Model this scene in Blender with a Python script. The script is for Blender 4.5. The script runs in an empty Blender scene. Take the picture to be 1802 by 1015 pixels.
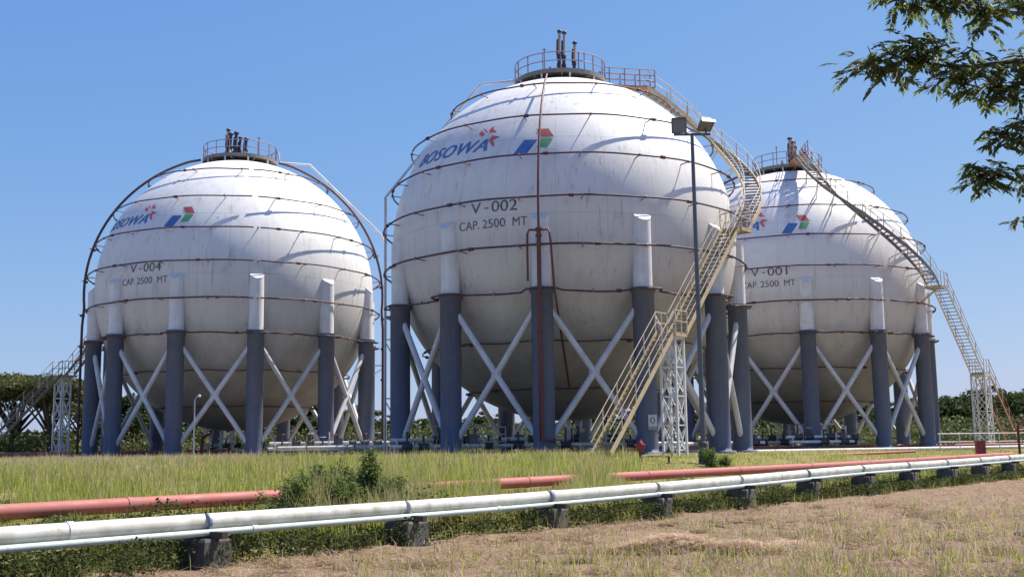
import bpy, bmesh, math, random
import numpy as np
from mathutils import Vector, Matrix, Euler, noise

rad = math.radians
random.seed(11)
rng = np.random.default_rng(7)
scene = bpy.context.scene
col = scene.collection

# ------------------------------------------------------------------ camera
CAM_H = 0.40                       # eye height above the tank yard (the near ground lies 1.25 m lower)
PITCH, ROLL, FPX = 0.1401, -0.0135, 1989.4
cam_d = bpy.data.cameras.new('camera')
cam = bpy.data.objects.new('camera', cam_d)
col.objects.link(cam)
fw = Vector((0, math.cos(PITCH), math.sin(PITCH)))
up = Vector((0, -math.sin(PITCH), math.cos(PITCH)))
rt = Vector((1, 0, 0))
rt2 = rt * math.cos(ROLL) + up * math.sin(ROLL)
up2 = up * math.cos(ROLL) - rt * math.sin(ROLL)
m = Matrix((rt2, up2, -fw)).transposed().to_4x4()
m.translation = Vector((0, 0, CAM_H))
cam.matrix_world = m
cam_d.sensor_width = 36.0
cam_d.lens = 36.0 * FPX / 1802.0
cam_d.clip_start = 0.1
cam_d.clip_end = 20000
scene.camera = cam

# ------------------------------------------------------------------ sky and sun
SUN_EL, SUN_AZ = 58.0, 60.0        # azimuth clockwise from +Y (away from the camera)
world = bpy.data.worlds.new('World')
scene.world = world
world.use_nodes = True
wn = world.node_tree
for n in list(wn.nodes):
    wn.nodes.remove(n)
wo = wn.nodes.new('ShaderNodeOutputWorld')
bg = wn.nodes.new('ShaderNodeBackground')
sky = wn.nodes.new('ShaderNodeTexSky')
sky.sky_type = 'NISHITA'
sky.sun_disc = False
sky.sun_elevation = rad(SUN_EL)
sky.sun_rotation = rad(SUN_AZ)
sky.altitude = 20
sky.air_density = 1.0
sky.dust_density = 0.5
sky.ozone_density = 3.0
bg.inputs['Strength'].default_value = 0.115
# film-like shoulder on the whole sky: out = g*c / (1 + c/k), per channel, so that the horizon does not burn out
SKY_G, SKY_K = (0.545, 0.90, 2.6), (1.8, 0.66, 0.215)
v1 = wn.nodes.new('ShaderNodeVectorMath'); v1.operation = 'MULTIPLY'
v1.inputs[1].default_value = SKY_G
v2 = wn.nodes.new('ShaderNodeVectorMath'); v2.operation = 'MULTIPLY_ADD'
v2.inputs[1].default_value = tuple(0.115 / k for k in SKY_K)
v2.inputs[2].default_value = (1, 1, 1)
v3 = wn.nodes.new('ShaderNodeVectorMath'); v3.operation = 'DIVIDE'
wn.links.new(sky.outputs[0], v1.inputs[0])
wn.links.new(sky.outputs[0], v2.inputs[0])
wn.links.new(v1.outputs[0], v3.inputs[0])
wn.links.new(v2.outputs[0], v3.inputs[1])
wn.links.new(v3.outputs[0], bg.inputs[0])
wn.links.new(bg.outputs[0], wo.inputs[0])
sd = bpy.data.lights.new('sun', 'SUN')
sd.energy = 4.3
sd.angle = rad(0.53)
sd.color = (1.0, 0.93, 0.84)
sun = bpy.data.objects.new('sun', sd)
col.objects.link(sun)
sv = Vector((math.sin(rad(SUN_AZ)) * math.cos(rad(SUN_EL)), math.cos(rad(SUN_AZ)) * math.cos(rad(SUN_EL)), math.sin(rad(SUN_EL))))
sun.rotation_euler = sv.to_track_quat('Z', 'Y').to_euler()
sun.location = (60, 40, 80)
vs = scene.view_settings
vs.view_transform = 'Standard'
vs.look = 'None'
vs.gamma = 1.0
vs.exposure = 0.92
vs.use_curve_mapping = False

# ------------------------------------------------------------------ materials
MATS = {}
def newmat(name):
    mt = bpy.data.materials.new(name)
    mt.use_nodes = True
    nt = mt.node_tree
    b = nt.nodes['Principled BSDF']
    MATS[name] = mt
    return mt, nt, b
def N(nt, typ, **kw):
    n = nt.nodes.new(typ)
    for k, v in kw.items():
        setattr(n, k, v)
    return n
def noise_n(nt, vec, scale, detail=4.0, rough=0.55):
    n = N(nt, 'ShaderNodeTexNoise')
    n.inputs['Scale'].default_value = scale
    n.inputs['Detail'].default_value = detail
    n.inputs['Roughness'].default_value = rough
    nt.links.new(vec, n.inputs['Vector'])
    return n.outputs['Fac']
def mapv(nt, vec, scale):
    n = N(nt, 'ShaderNodeMapping')
    n.inputs['Scale'].default_value = scale
    nt.links.new(vec, n.inputs['Vector'])
    return n.outputs[0]
def ramp(nt, fac, p0, p1, c0=(0, 0, 0, 1), c1=(1, 1, 1, 1)):
    n = N(nt, 'ShaderNodeValToRGB')
    n.color_ramp.elements[0].position = p0
    n.color_ramp.elements[1].position = p1
    n.color_ramp.elements[0].color = c0
    n.color_ramp.elements[1].color = c1
    nt.links.new(fac, n.inputs[0])
    return n.outputs[0]
def mix(nt, fac, a, b):
    n = N(nt, 'ShaderNodeMix', data_type='RGBA')
    for s, v in ((0, fac), (6, a), (7, b)):
        if hasattr(v, 'is_linked'):
            nt.links.new(v, n.inputs[s])
        elif s == 0:
            n.inputs[0].default_value = v
        else:
            n.inputs[s].default_value = (*v, 1) if len(v) == 3 else v
    return n.outputs[2]
def math_n(nt, op, a, b=None, c=None):
    n = N(nt, 'ShaderNodeMath', operation=op)
    for i, v in enumerate((a, b, c)):
        if v is None:
            continue
        if hasattr(v, 'is_linked'):
            nt.links.new(v, n.inputs[i])
        else:
            n.inputs[i].default_value = v
    return n.outputs[0]
def bump(nt, b, h, strength, dist):
    n = N(nt, 'ShaderNodeBump')
    n.inputs['Strength'].default_value = strength
    n.inputs['Distance'].default_value = dist
    nt.links.new(h, n.inputs['Height'])
    nt.links.new(n.outputs[0], b.inputs['Normal'])

def paint(name, base, dirt, amount=0.5, scale=1.5, streak=6.0, rough=0.5, metal=0.0, rust=None, rust_amt=0.6):
    """weathered paint: base colour, blotchy grime and vertical streaks, optional rust spots"""
    mt, nt, b = newmat(name)
    tc = N(nt, 'ShaderNodeNewGeometry').outputs['Position']
    n1 = noise_n(nt, tc, scale, 6, 0.65)
    n2 = noise_n(nt, mapv(nt, tc, (streak, streak, streak * 0.08)), 1.0, 4, 0.6)
    f = math_n(nt, 'MULTIPLY', ramp(nt, math_n(nt, 'ADD', math_n(nt, 'MULTIPLY', n1, 0.6), math_n(nt, 'MULTIPLY', n2, 0.4)), 0.42, 0.66), amount)
    c = mix(nt, f, base, dirt)
    if rust:
        n3 = noise_n(nt, tc, scale * 4.0, 8, 0.7)
        c = mix(nt, math_n(nt, 'MULTIPLY', ramp(nt, n3, 0.58, 0.68), rust_amt), c, rust)
    nt.links.new(c, b.inputs['Base Color'])
    nt.links.new(ramp(nt, n1, 0.3, 0.8, (rough - .1,) * 3 + (1,), (min(1, rough + .2),) * 3 + (1,)), b.inputs['Roughness'])
    b.inputs['Metallic'].default_value = metal
    bump(nt, b, n1, 0.15, 0.01)
    return mt

def shell_material():
    mt, nt, b = newmat('shell_paint')
    tc = N(nt, 'ShaderNodeTexCoord').outputs['Object']
    wp = N(nt, 'ShaderNodeNewGeometry').outputs['Position']
    sep = N(nt, 'ShaderNodeSeparateXYZ')
    nt.links.new(tc, sep.inputs[0])
    X, Y, Z = sep.outputs
    base = (0.755, 0.74, 0.71)
    # broad patches of old wash and chalking
    n1 = noise_n(nt, wp, 0.22, 5, 0.6)
    c = mix(nt, math_n(nt, 'MULTIPLY', ramp(nt, n1, 0.42, 0.68), 0.30), base, (0.60, 0.60, 0.61))
    # vertical run streaks
    n2 = noise_n(nt, mapv(nt, wp, (1.6, 1.6, 0.10)), 1.0, 5, 0.62)
    c = mix(nt, math_n(nt, 'MULTIPLY', ramp(nt, n2, 0.50, 0.74), 0.42), c, (0.45, 0.43, 0.40))
    # darker beige-grey tone, stronger towards the bottom of the shell, ragged edge
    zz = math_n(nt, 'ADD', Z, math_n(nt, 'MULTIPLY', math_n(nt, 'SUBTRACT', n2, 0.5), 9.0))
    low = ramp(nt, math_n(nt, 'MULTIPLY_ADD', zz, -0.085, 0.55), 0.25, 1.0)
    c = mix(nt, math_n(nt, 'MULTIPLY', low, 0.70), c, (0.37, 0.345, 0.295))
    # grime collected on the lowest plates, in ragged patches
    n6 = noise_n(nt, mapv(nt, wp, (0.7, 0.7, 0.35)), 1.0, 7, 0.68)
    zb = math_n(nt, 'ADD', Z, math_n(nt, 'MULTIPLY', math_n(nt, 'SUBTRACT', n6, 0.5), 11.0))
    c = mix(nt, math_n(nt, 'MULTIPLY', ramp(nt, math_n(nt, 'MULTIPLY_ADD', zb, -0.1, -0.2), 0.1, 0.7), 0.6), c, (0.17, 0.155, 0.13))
    # narrow rust runs
    n7 = noise_n(nt, mapv(nt, wp, (5.0, 5.0, 0.22)), 1.0, 3, 0.5)
    n8 = noise_n(nt, wp, 0.35, 3, 0.5)
    c = mix(nt, math_n(nt, 'MULTIPLY', math_n(nt, 'MULTIPLY', ramp(nt, n7, 0.60, 0.70), ramp(nt, n8, 0.42, 0.60)), 0.65), c, (0.33, 0.27, 0.21))
    # dark scuffs
    n3 = noise_n(nt, mapv(nt, wp, (1.0, 1.0, 0.55)), 0.75, 8, 0.7)
    c = mix(nt, math_n(nt, 'MULTIPLY', ramp(nt, n3, 0.59, 0.72), 0.5), c, (0.26, 0.25, 0.235))
    n5 = noise_n(nt, wp, 9.0, 3, 0.5)
    c = mix(nt, math_n(nt, 'MULTIPLY', ramp(nt, n5, 0.70, 0.78), 0.5), c, (0.33, 0.24, 0.17))
    # weld seams: meridians and parallels
    az = math_n(nt, 'ARCTAN2', X, Y)
    fz = math_n(nt, 'ABSOLUTE', math_n(nt, 'SUBTRACT', math_n(nt, 'FRACT', math_n(nt, 'MULTIPLY_ADD', Z, 1 / 4.3, 0.46)), 0.5))
    fa = math_n(nt, 'ABSOLUTE', math_n(nt, 'SUBTRACT', math_n(nt, 'FRACT', math_n(nt, 'MULTIPLY_ADD', az, 12 / math.pi, 0.2)), 0.5))
    seam = math_n(nt, 'MAXIMUM', math_n(nt, 'LESS_THAN', fz, 0.007), math_n(nt, 'LESS_THAN', fa, 0.010))
    c = mix(nt, math_n(nt, 'MULTIPLY', seam, 0.30), c, (0.36, 0.345, 0.325))
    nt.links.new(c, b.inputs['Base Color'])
    b.inputs['Roughness'].default_value = 0.55
    h = math_n(nt, 'ADD', math_n(nt, 'MULTIPLY', noise_n(nt, wp, 0.5, 2, 0.5), 0.6), math_n(nt, 'MULTIPLY', seam, 0.10))
    bump(nt, b, h, 0.25, 0.06)
    return mt

def leafmat(name, c0, c1, trans=0.35, rough=0.6, c2=None, patch=None):
    """two or three tone foliage; each leaf island picks its own tone, light passes through"""
    mt, nt, b = newmat(name)
    g = N(nt, 'ShaderNodeNewGeometry')
    r = g.outputs['Random Per Island']
    rp = N(nt, 'ShaderNodeValToRGB')
    rp.color_ramp.elements[0].color = (*c0, 1)
    rp.color_ramp.elements[1].color = (*c1, 1)
    if c2:
        e = rp.color_ramp.elements.new(0.82)
        e.color = (*c1, 1)
        rp.color_ramp.elements[2].color = (*c2, 1)
    nt.links.new(r, rp.inputs[0])
    n1 = noise_n(nt, g.outputs['Position'], 0.5, 3, 0.6)
    c = mix(nt, math_n(nt, 'MULTIPLY', ramp(nt, n1, 0.35, 0.7), 0.45), rp.outputs[0], c0)
    if patch:                      # whole patches of the stand have dried to another tone
        n2 = noise_n(nt, mapv(nt, g.outputs['Position'], (0.16, 0.3, 0.3)), 1.0, 5, 0.65)
        c = mix(nt, math_n(nt, 'MULTIPLY', ramp(nt, n2, 0.49, 0.63), 0.62), c, patch)
    nt.links.new(c, b.inputs['Base Color'])
    b.inputs['Roughness'].default_value = rough
    b.inputs['Specular IOR Level'].default_value = 0.18
    t = N(nt, 'ShaderNodeBsdfTranslucent')
    nt.links.new(c, t.inputs[0])
    ms = N(nt, 'ShaderNodeMixShader')
    ms.inputs[0].default_value = trans
    out = nt.nodes['Material Output']
    nt.links.new(b.outputs[0], ms.inputs[1])
    nt.links.new(t.outputs[0], ms.inputs[2])
    nt.links.new(ms.outputs[0], out.inputs[0])
    return mt

def ground_material():
    mt, nt, b = newmat('ground_soil')
    p = N(nt, 'ShaderNodeNewGeometry').outputs['Position']
    sep = N(nt, 'ShaderNodeSeparateXYZ')
    nt.links.new(p, sep.inputs[0])
    s = math_n(nt, 'ADD', math_n(nt, 'MULTIPLY', math_n(nt, 'SUBTRACT', sep.outputs[0], -3.69), -0.7825),
               math_n(nt, 'MULTIPLY', math_n(nt, 'SUBTRACT', sep.outputs[1], 18.39), 0.622))
    n1 = noise_n(nt, p, 0.6, 6, 0.65)
    n2 = noise_n(nt, p, 6.0, 8, 0.7)
    n3 = noise_n(nt, p, 28.0, 6, 0.7)
    dry = mix(nt, ramp(nt, n1, 0.35, 0.65), (0.25, 0.165, 0.115), (0.19, 0.13, 0.08))
    dry = mix(nt, math_n(nt, 'MULTIPLY', ramp(nt, n2, 0.45, 0.62), 0.7), dry, (0.37, 0.27, 0.195))
    dry = mix(nt, math_n(nt, 'MULTIPLY', ramp(nt, n3, 0.50, 0.64), 0.75), dry, (0.09, 0.055, 0.034))
    dry = mix(nt, math_n(nt, 'MULTIPLY', ramp(nt, noise_n(nt, p, 0.9, 5, 0.6), 0.56, 0.7), 0.45), dry, (0.17, 0.17, 0.06))
    lawn = mix(nt, n2, (0.16, 0.155, 0.055), (0.30, 0.25, 0.12))
    yard = mix(nt, n2, (0.19, 0.17, 0.135), (0.29, 0.26, 0.21))
    lawn = mix(nt, ramp(nt, math_n(nt, 'ADD', math_n(nt, 'MULTIPLY', s, 0.02), math_n(nt, 'MULTIPLY', n1, 0.1)), 0.30, 0.38), lawn, yard)
    ms = ramp(nt, math_n(nt, 'ADD', math_n(nt, 'MULTIPLY', s, 0.1), math_n(nt, 'MULTIPLY', n1, 0.08)), 0.02, 0.09)
    c = mix(nt, ms, dry, lawn)
    nt.links.new(c, b.inputs['Base Color'])
    b.inputs['Roughness'].default_value = 0.95
    b.inputs['Specular IOR Level'].default_value = 0.1
    bump(nt, b, math_n(nt, 'ADD', n2, math_n(nt, 'MULTIPLY', n3, 0.5)), 0.8, 0.06)
    return mt

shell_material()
ground_material()
paint('white_steel', (0.71, 0.70, 0.685), (0.42, 0.39, 0.34), 0.5, 1.3, 5.0, 0.5)
paint('brace_white', (0.60, 0.60, 0.62), (0.33, 0.31, 0.28), 0.55, 1.0, 4.0, 0.5)
paint('column_blue', (0.082, 0.106, 0.18), (0.15, 0.155, 0.18), 0.75, 0.9, 3.0, 0.65, rust=(0.17, 0.15, 0.15), rust_amt=0.45)
paint('ring_red', (0.10, 0.038, 0.036), (0.045, 0.027, 0.03), 0.7, 3.0, 6.0, 0.6, rust=(0.16, 0.07, 0.03))
paint('riser_red', (0.135, 0.033, 0.030), (0.075, 0.035, 0.03), 0.6, 2.5, 6.0, 0.55, rust=(0.17, 0.08, 0.035))
paint('pipe_red', (0.41, 0.10, 0.085), (0.34, 0.16, 0.13), 0.8, 1.6, 2.0, 0.65, rust=(0.19, 0.07, 0.045), rust_amt=0.55)
paint('valve_red', (0.27, 0.03, 0.035), (0.18, 0.03, 0.025), 0.5, 3.0, 4.0, 0.45)
paint('pipe_white', (0.66, 0.645, 0.585), (0.33, 0.31, 0.22), 0.8, 1.9, 3.0, 0.55, rust=(0.30, 0.27, 0.16), rust_amt=0.6)
paint('pipe_mint', (0.53, 0.60, 0.57), (0.28, 0.36, 0.33), 0.55, 1.8, 2.0, 0.5, rust=(0.25, 0.15, 0.10), rust_amt=0.5)
paint('clamp_blue', (0.20, 0.25, 0.31), (0.40, 0.40, 0.38), 0.6, 5.0, 5.0, 0.5)
paint('stair_cream', (0.56, 0.45, 0.265), (0.36, 0.26, 0.15), 0.6, 2.2, 4.0, 0.6, rust=(0.24, 0.10, 0.04), rust_amt=0.5)
paint('stair_tan', (0.34, 0.25, 0.14), (0.20, 0.14, 0.085), 0.6, 2.2, 4.0, 0.65, rust=(0.24, 0.11, 0.05), rust_amt=0.6)
paint('stair_rail', (0.52, 0.44, 0.33), (0.34, 0.24, 0.18), 0.6, 2.2, 4.0, 0.6, rust=(0.26, 0.10, 0.06), rust_amt=0.7)
paint('stair_rust', (0.36, 0.18, 0.085), (0.22, 0.12, 0.07), 0.6, 2.2, 4.0, 0.7, rust=(0.26, 0.10, 0.04), rust_amt=0.6)
paint('tread_grey', (0.20, 0.195, 0.18), (0.12, 0.10, 0.085), 0.6, 3.0, 3.0, 0.6, metal=0.3)
paint('deck_grey', (0.22, 0.20, 0.17), (0.13, 0.115, 0.10), 0.6, 2.0, 3.0, 0.7)
paint('mast_grey', (0.10, 0.115, 0.14), (0.17, 0.16, 0.15), 0.5, 2.0, 4.0, 0.5, metal=0.3)
paint('lamp_housing', (0.13, 0.14, 0.16), (0.17, 0.165, 0.16), 0.5, 3.0, 3.0, 0.4, metal=0.4)
paint('lamp_dark', (0.15, 0.17, 0.20), (0.20, 0.20, 0.20), 0.5, 3.0, 3.0, 0.3)
paint('valve_dark', (0.045, 0.048, 0.06), (0.10, 0.095, 0.09), 0.6, 3.0, 3.0, 0.5)
paint('stack_dark', (0.035, 0.035, 0.055), (0.09, 0.05, 0.045), 0.6, 3.0, 3.0, 0.5)
paint('stack_buff', (0.45, 0.36, 0.27), (0.25, 0.14, 0.10), 0.6, 3.0, 3.0, 0.5)
paint('rail_purple', (0.24, 0.17, 0.20), (0.34, 0.22, 0.19), 0.6, 3.0, 3.0, 0.55)
paint('concrete', (0.12, 0.112, 0.10), (0.035, 0.036, 0.03), 0.9, 2.5, 3.0, 0.9)
paint('bark', (0.13, 0.095, 0.07), (0.06, 0.045, 0.035), 0.8, 4.0, 6.0, 0.9)
paint('bark_dark', (0.055, 0.045, 0.035), (0.09, 0.07, 0.05), 0.8, 2.0, 4.0, 0.9)
paint('letter_black', (0.055, 0.055, 0.06), (0.28, 0.28, 0.28), 0.75, 3.0, 6.0, 0.6)
paint('letter_blue', (0.045, 0.155, 0.42), (0.20, 0.29, 0.46), 0.6, 2.0, 5.0, 0.55)
paint('logo_blue', (0.05, 0.14, 0.40), (0.15, 0.24, 0.45), 0.5, 2.0, 5.0, 0.55)
paint('logo_red', (0.40, 0.085, 0.06), (0.45, 0.20, 0.16), 0.5, 2.0, 5.0, 0.55)
paint('logo_green', (0.10, 0.33, 0.13), (0.25, 0.42, 0.26), 0.5, 2.0, 5.0, 0.55)
paint('flower_red', (0.66, 0.09, 0.10), (0.66, 0.30, 0.29), 0.5, 2.0, 5.0, 0.55)
paint('sign_white', (0.55, 0.58, 0.62), (0.40, 0.40, 0.40), 0.4, 4.0, 5.0, 0.5)
leafmat('grass_green', (0.23, 0.31, 0.04), (0.46, 0.51, 0.085), 0.55, 0.6, (0.56, 0.48, 0.20), (0.50, 0.40, 0.22))
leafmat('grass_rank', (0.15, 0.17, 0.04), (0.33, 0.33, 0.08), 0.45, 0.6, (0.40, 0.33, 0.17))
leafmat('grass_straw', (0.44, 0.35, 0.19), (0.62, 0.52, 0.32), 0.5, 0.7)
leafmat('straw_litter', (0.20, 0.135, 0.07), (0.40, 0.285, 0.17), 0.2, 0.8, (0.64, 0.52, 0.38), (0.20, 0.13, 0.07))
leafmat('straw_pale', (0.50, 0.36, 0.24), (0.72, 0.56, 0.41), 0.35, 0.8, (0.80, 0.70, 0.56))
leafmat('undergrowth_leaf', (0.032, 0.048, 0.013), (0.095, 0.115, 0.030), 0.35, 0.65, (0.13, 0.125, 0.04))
leafmat('weed_leaf', (0.085, 0.13, 0.035), (0.20, 0.26, 0.065), 0.45, 0.5, (0.36, 0.38, 0.11))
leafmat('tree_leaf', (0.030, 0.050, 0.015), (0.085, 0.115, 0.030), 0.3, 0.55, (0.14, 0.16, 0.05))
leafmat('tree_leaf_olive', (0.055, 0.078, 0.025), (0.15, 0.17, 0.055), 0.3, 0.55, (0.18, 0.15, 0.06))
leafmat('spray_leaf', (0.075, 0.11, 0.038), (0.19, 0.235, 0.07), 0.52, 0.5, (0.24, 0.26, 0.09))

# ------------------------------------------------------------------ mesh helpers
class MB:
    def __init__(self):
        self.v, self.f, self.s = [], [], []
    def add(self, vs_, fs, smooth=False):
        o = len(self.v)
        self.v += [tuple(p) for p in vs_]
        self.f += [tuple(i + o for i in f) for f in fs]
        self.s += [smooth] * len(fs)
        return self
    def box(self, c, size, rz=0.0):
        cx, cy, cz = c
        hx, hy, hz = size[0] / 2, size[1] / 2, size[2] / 2
        ca, sa = math.cos(rz), math.sin(rz)
        pts = []
        for dz in (-hz, hz):
            for dx, dy in ((-hx, -hy), (hx, -hy), (hx, hy), (-hx, hy)):
                pts.append((cx + dx * ca - dy * sa, cy + dx * sa + dy * ca, cz + dz))
        return self.add(pts, [(3, 2, 1, 0), (4, 5, 6, 7), (0, 1, 5, 4), (1, 2, 6, 5), (2, 3, 7, 6), (3, 0, 4, 7)])
    def bar(self, a, b, w, h, upv=(0, 0, 1)):
        """rectangular bar from a to b; h along upv, w sideways"""
        a, b = Vector(a), Vector(b)
        d = (b - a).normalized()
        s = d.cross(Vector(upv))
        if s.length < 1e-4:
            s = d.cross(Vector((1, 0, 0)))
        s.normalize()
        u = s.cross(d).normalized()
        pts = []
        for p in (a, b):
            for i, j in ((-1, -1), (1, -1), (1, 1), (-1, 1)):
                pts.append(p + s * (w / 2 * i) + u * (h / 2 * j))
        return self.add(pts, [(3, 2, 1, 0), (4, 5, 6, 7), (0, 1, 5, 4), (1, 2, 6, 5), (2, 3, 7, 6), (3, 0, 4, 7)])
    def tube(self, pts, r, seg=8, closed=False, cap=True):
        pts = [Vector(p) for p in pts]
        n = len(pts)
        rr = r if isinstance(r, (list, tuple)) else [r] * n
        rings = []
        prev = None
        for i in range(n):
            if closed:
                d = (pts[(i + 1) % n] - pts[i - 1])
            else:
                d = pts[min(i + 1, n - 1)] - pts[max(i - 1, 0)]
            d.normalize()
            if prev is None:
                s = d.cross(Vector((0, 0, 1)))
                if s.length < 1e-3:
                    s = d.cross(Vector((1, 0, 0)))
            else:
                s = prev - d * prev.dot(d)
            s.normalize()
            prev = s
            u = d.cross(s)
            rings.append([pts[i] + (s * math.cos(2 * math.pi * k / seg) + u * math.sin(2 * math.pi * k / seg)) * rr[i] for k in range(seg)])
        V = [p for ring in rings for p in ring]
        F = []
        for i in range(n if closed else n - 1):
            j = (i + 1) % n
            for k in range(seg):
                k2 = (k + 1) % seg
                F.append((i * seg + k, i * seg + k2, j * seg + k2, j * seg + k))
        self.add(V, F, True)
        if cap and not closed:
            self.add(rings[0], [tuple(range(seg))[::-1]])
            self.add(rings[-1], [tuple(range(seg))])
        return self
    def lathe(self, prof, c=(0, 0, 0), seg=20, smooth=True):
        """profile of (r, z) turned about the vertical through c"""
        V, F = [], []
        for r, z in prof:
            for k in range(seg):
                a = 2 * math.pi * k / seg
                V.append((c[0] + r * math.cos(a), c[1] + r * math.sin(a), c[2] + z))
        for i in range(len(prof) - 1):
            for k in range(seg):
                k2 = (k + 1) % seg
                F.append((i * seg + k, i * seg + k2, (i + 1) * seg + k2, (i + 1) * seg + k))
        self.add(V, F, smooth)
        self.add(V[:seg], [tuple(range(seg))[::-1]])
        self.add(V[-seg:], [tuple(range(seg))])
        return self
    def mesh(self, name, mat):
        me = bpy.data.meshes.new(name)
        me.from_pydata(self.v, [], self.f)
        me.polygons.foreach_set('use_smooth', self.s)
        me.materials.append(MATS[mat])
        me.update()
        return me
    def build(self, name, mat, parent=None, loc=(0, 0, 0), rz=0.0):
        return place(self.mesh(name, mat), name, parent, loc, rz)

def place(me, name, parent=None, loc=(0, 0, 0), rz=0.0):
    o = bpy.data.objects.new(name, me)
    col.objects.link(o)
    o.location = loc
    o.rotation_euler = (0, 0, rz)
    if parent:
        o.parent = parent
    return o
def tag(o, label=None, cat=None, group=None, kind=None):
    if label: o['label'] = label
    if cat: o['category'] = cat
    if group: o['group'] = group
    if kind: o['kind'] = kind
    return o
def thing(name, label, cat, loc=(0, 0, 0), group=None):
    o = bpy.data.objects.new(name, None)
    col.objects.link(o)
    o.location = loc
    o.empty_display_size = 0.3
    return tag(o, label, cat, group)
def tri_object(name, mat, V, T, smooth=False):
    """numpy vertices and triangles to one object"""
    me = bpy.data.meshes.new(name)
    V = np.asarray(V, dtype=np.float32)
    T = np.asarray(T, dtype=np.int32)
    me.vertices.add(len(V))
    me.vertices.foreach_set('co', V.ravel())
    me.loops.add(T.size)
    me.loops.foreach_set('vertex_index', T.ravel())
    me.polygons.add(len(T))
    me.polygons.foreach_set('loop_start', np.arange(0, T.size, 3, dtype=np.int32))
    me.update(calc_edges=True)
    me.validate()
    me.materials.append(MATS[mat])
    o = bpy.data.objects.new(name, me)
    col.objects.link(o)
    return o

# ------------------------------------------------------------------ terrain
W0 = np.array([-3.69, 18.39]); WD = np.array([0.622, 0.7825]); WN = np.array([-0.7825, 0.622])
def s_of(x, y): return (x - W0[0]) * WN[0] + (y - W0[1]) * WN[1]
def t_of(x, y): return (x - W0[0]) * WD[0] + (y - W0[1]) * WD[1]
def gz(x, y):
    """ground height: low dry strip in front of the pipeline, rising to the tank yard at z = 0"""
    return np.interp(s_of(x, y), [-1e6, 0.3, 2.0, 4.5, 9.0, 13.0, 16.0, 1e6], [-1.25, -1.25, -1.15, -0.88, -0.36, -0.11, 0.0, 0.0])
def axis(stops):
    out = []
    for a, b, st in stops:
        out += list(np.arange(a, b, st))
    return np.array(sorted(set(np.round(out + [stops[-1][1]], 4))))
gx = axis([(-9000, -1000, 1000), (-1000, -100, 75), (-100, -32, 4), (-32, -12, .6), (-12, 26, .26), (26, 60, 1.0), (60, 200, 10), (200, 1000, 100), (1000, 9000, 1000)])
gy = axis([(-300, 0, 50), (0, 11, 1.5), (11, 32, .26), (32, 60, .6), (60, 120, 2), (120, 400, 20), (400, 1000, 100), (1000, 9000, 1000)])
GX, GY = np.meshgrid(gx, gy)
GZ = gz(GX, GY)
for i in range(GX.shape[0]):
    for j in range(GX.shape[1]):
        x, y = GX[i, j], GY[i, j]
        if -14 < x < 30 and 10 < y < 62:
            GZ[i, j] += 0.10 * noise.fractal(Vector((x * .8, y * .8, 1.0)), 1.0, 2.0, 4) + 0.05 * noise.noise(Vector((x * 3.1, y * 3.1, 7.0)))
nx, ny = len(gx), len(gy)
idx = np.arange(nx * ny).reshape(ny, nx)
q0, q1, q2, q3 = idx[:-1, :-1].ravel(), idx[:-1, 1:].ravel(), idx[1:, 1:].ravel(), idx[1:, :-1].ravel()
T = np.concatenate([np.stack([q0, q1, q2], 1), np.stack([q0, q2, q3], 1)])
g = tri_object('ground', 'ground_soil', np.stack([GX.ravel(), GY.ravel(), GZ.ravel()], 1), T)
g.data.polygons.foreach_set('use_smooth', [True] * len(g.data.polygons))
tag(g, 'dry brown ground rising behind the pipeline to the grassy tank yard', kind='structure')

# ------------------------------------------------------------------ the tanks
R, CZ, HT, RC = 10.2, 12.144, 8.46, 10.11
ROT = -24.1                     # direction of the painted number, degrees counter-clockwise from -Y
RING_Z = (20.35, 17.85, 15.45, 13.1, 10.6, 8.3, 5.9, 3.55)
def pol(r, a, z=0.0):
    a = rad(a)
    return Vector((r * math.sin(a), -r * math.cos(a), z))
def rsph(z): return math.sqrt(max(0.0, R * R - (z - CZ) ** 2))

def shell_mesh():
    bm = bmesh.new()
    bmesh.ops.create_uvsphere(bm, u_segments=96, v_segments=64, radius=R)
    me = bpy.data.meshes.new('shell')
    bm.to_mesh(me); bm.free()
    me.polygons.foreach_set('use_smooth', [True] * len(me.polygons))
    me.materials.append(MATS['shell_paint'])
    return me
SHELL = shell_mesh()

colm = MB().lathe([(0.82, 0), (0.82, 0.10), (0.58, 0.13), (0.56, 0.3), (0.56, 8.20), (0.64, 8.22), (0.66, HT)], seg=28)
COLUMN = colm.mesh('column', 'column_blue')
def head_mesh():
    mb = MB()
    seg = 28
    r = 0.50
    V, F = [], []
    for k in range(seg):
        a = 2 * math.pi * k / seg
        x, y = r * math.cos(a), r * math.sin(a)      # local: outward is -Y
        V.append((x, y, HT + 0.002)); V.append((x, y, 12.34 + 0.85 * y))
    for k in range(seg):
        k2 = (k + 1) % seg
        F.append((2 * k, 2 * k2, 2 * k2 + 1, 2 * k + 1))
    mb.add(V, F, True)
    # overhanging cap plate on the sloping top
    C = [(0.515 * math.cos(2 * math.pi * k / seg), 0.515 * math.sin(2 * math.pi * k / seg)) for k in range(seg)]
    lo = [(x, y, 12.33 + 0.85 * y) for x, y in C]
    hi = [(x, y, 12.37 + 0.85 * y) for x, y in C]
    mb.add(lo + hi, [tuple(range(seg))[::-1], tuple(range(seg, 2 * seg))] + [(k, (k + 1) % seg, seg + (k + 1) % seg, seg + k) for k in range(seg)])
    return mb.mesh('column_head', 'white_steel')
HEAD = head_mesh()
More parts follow.
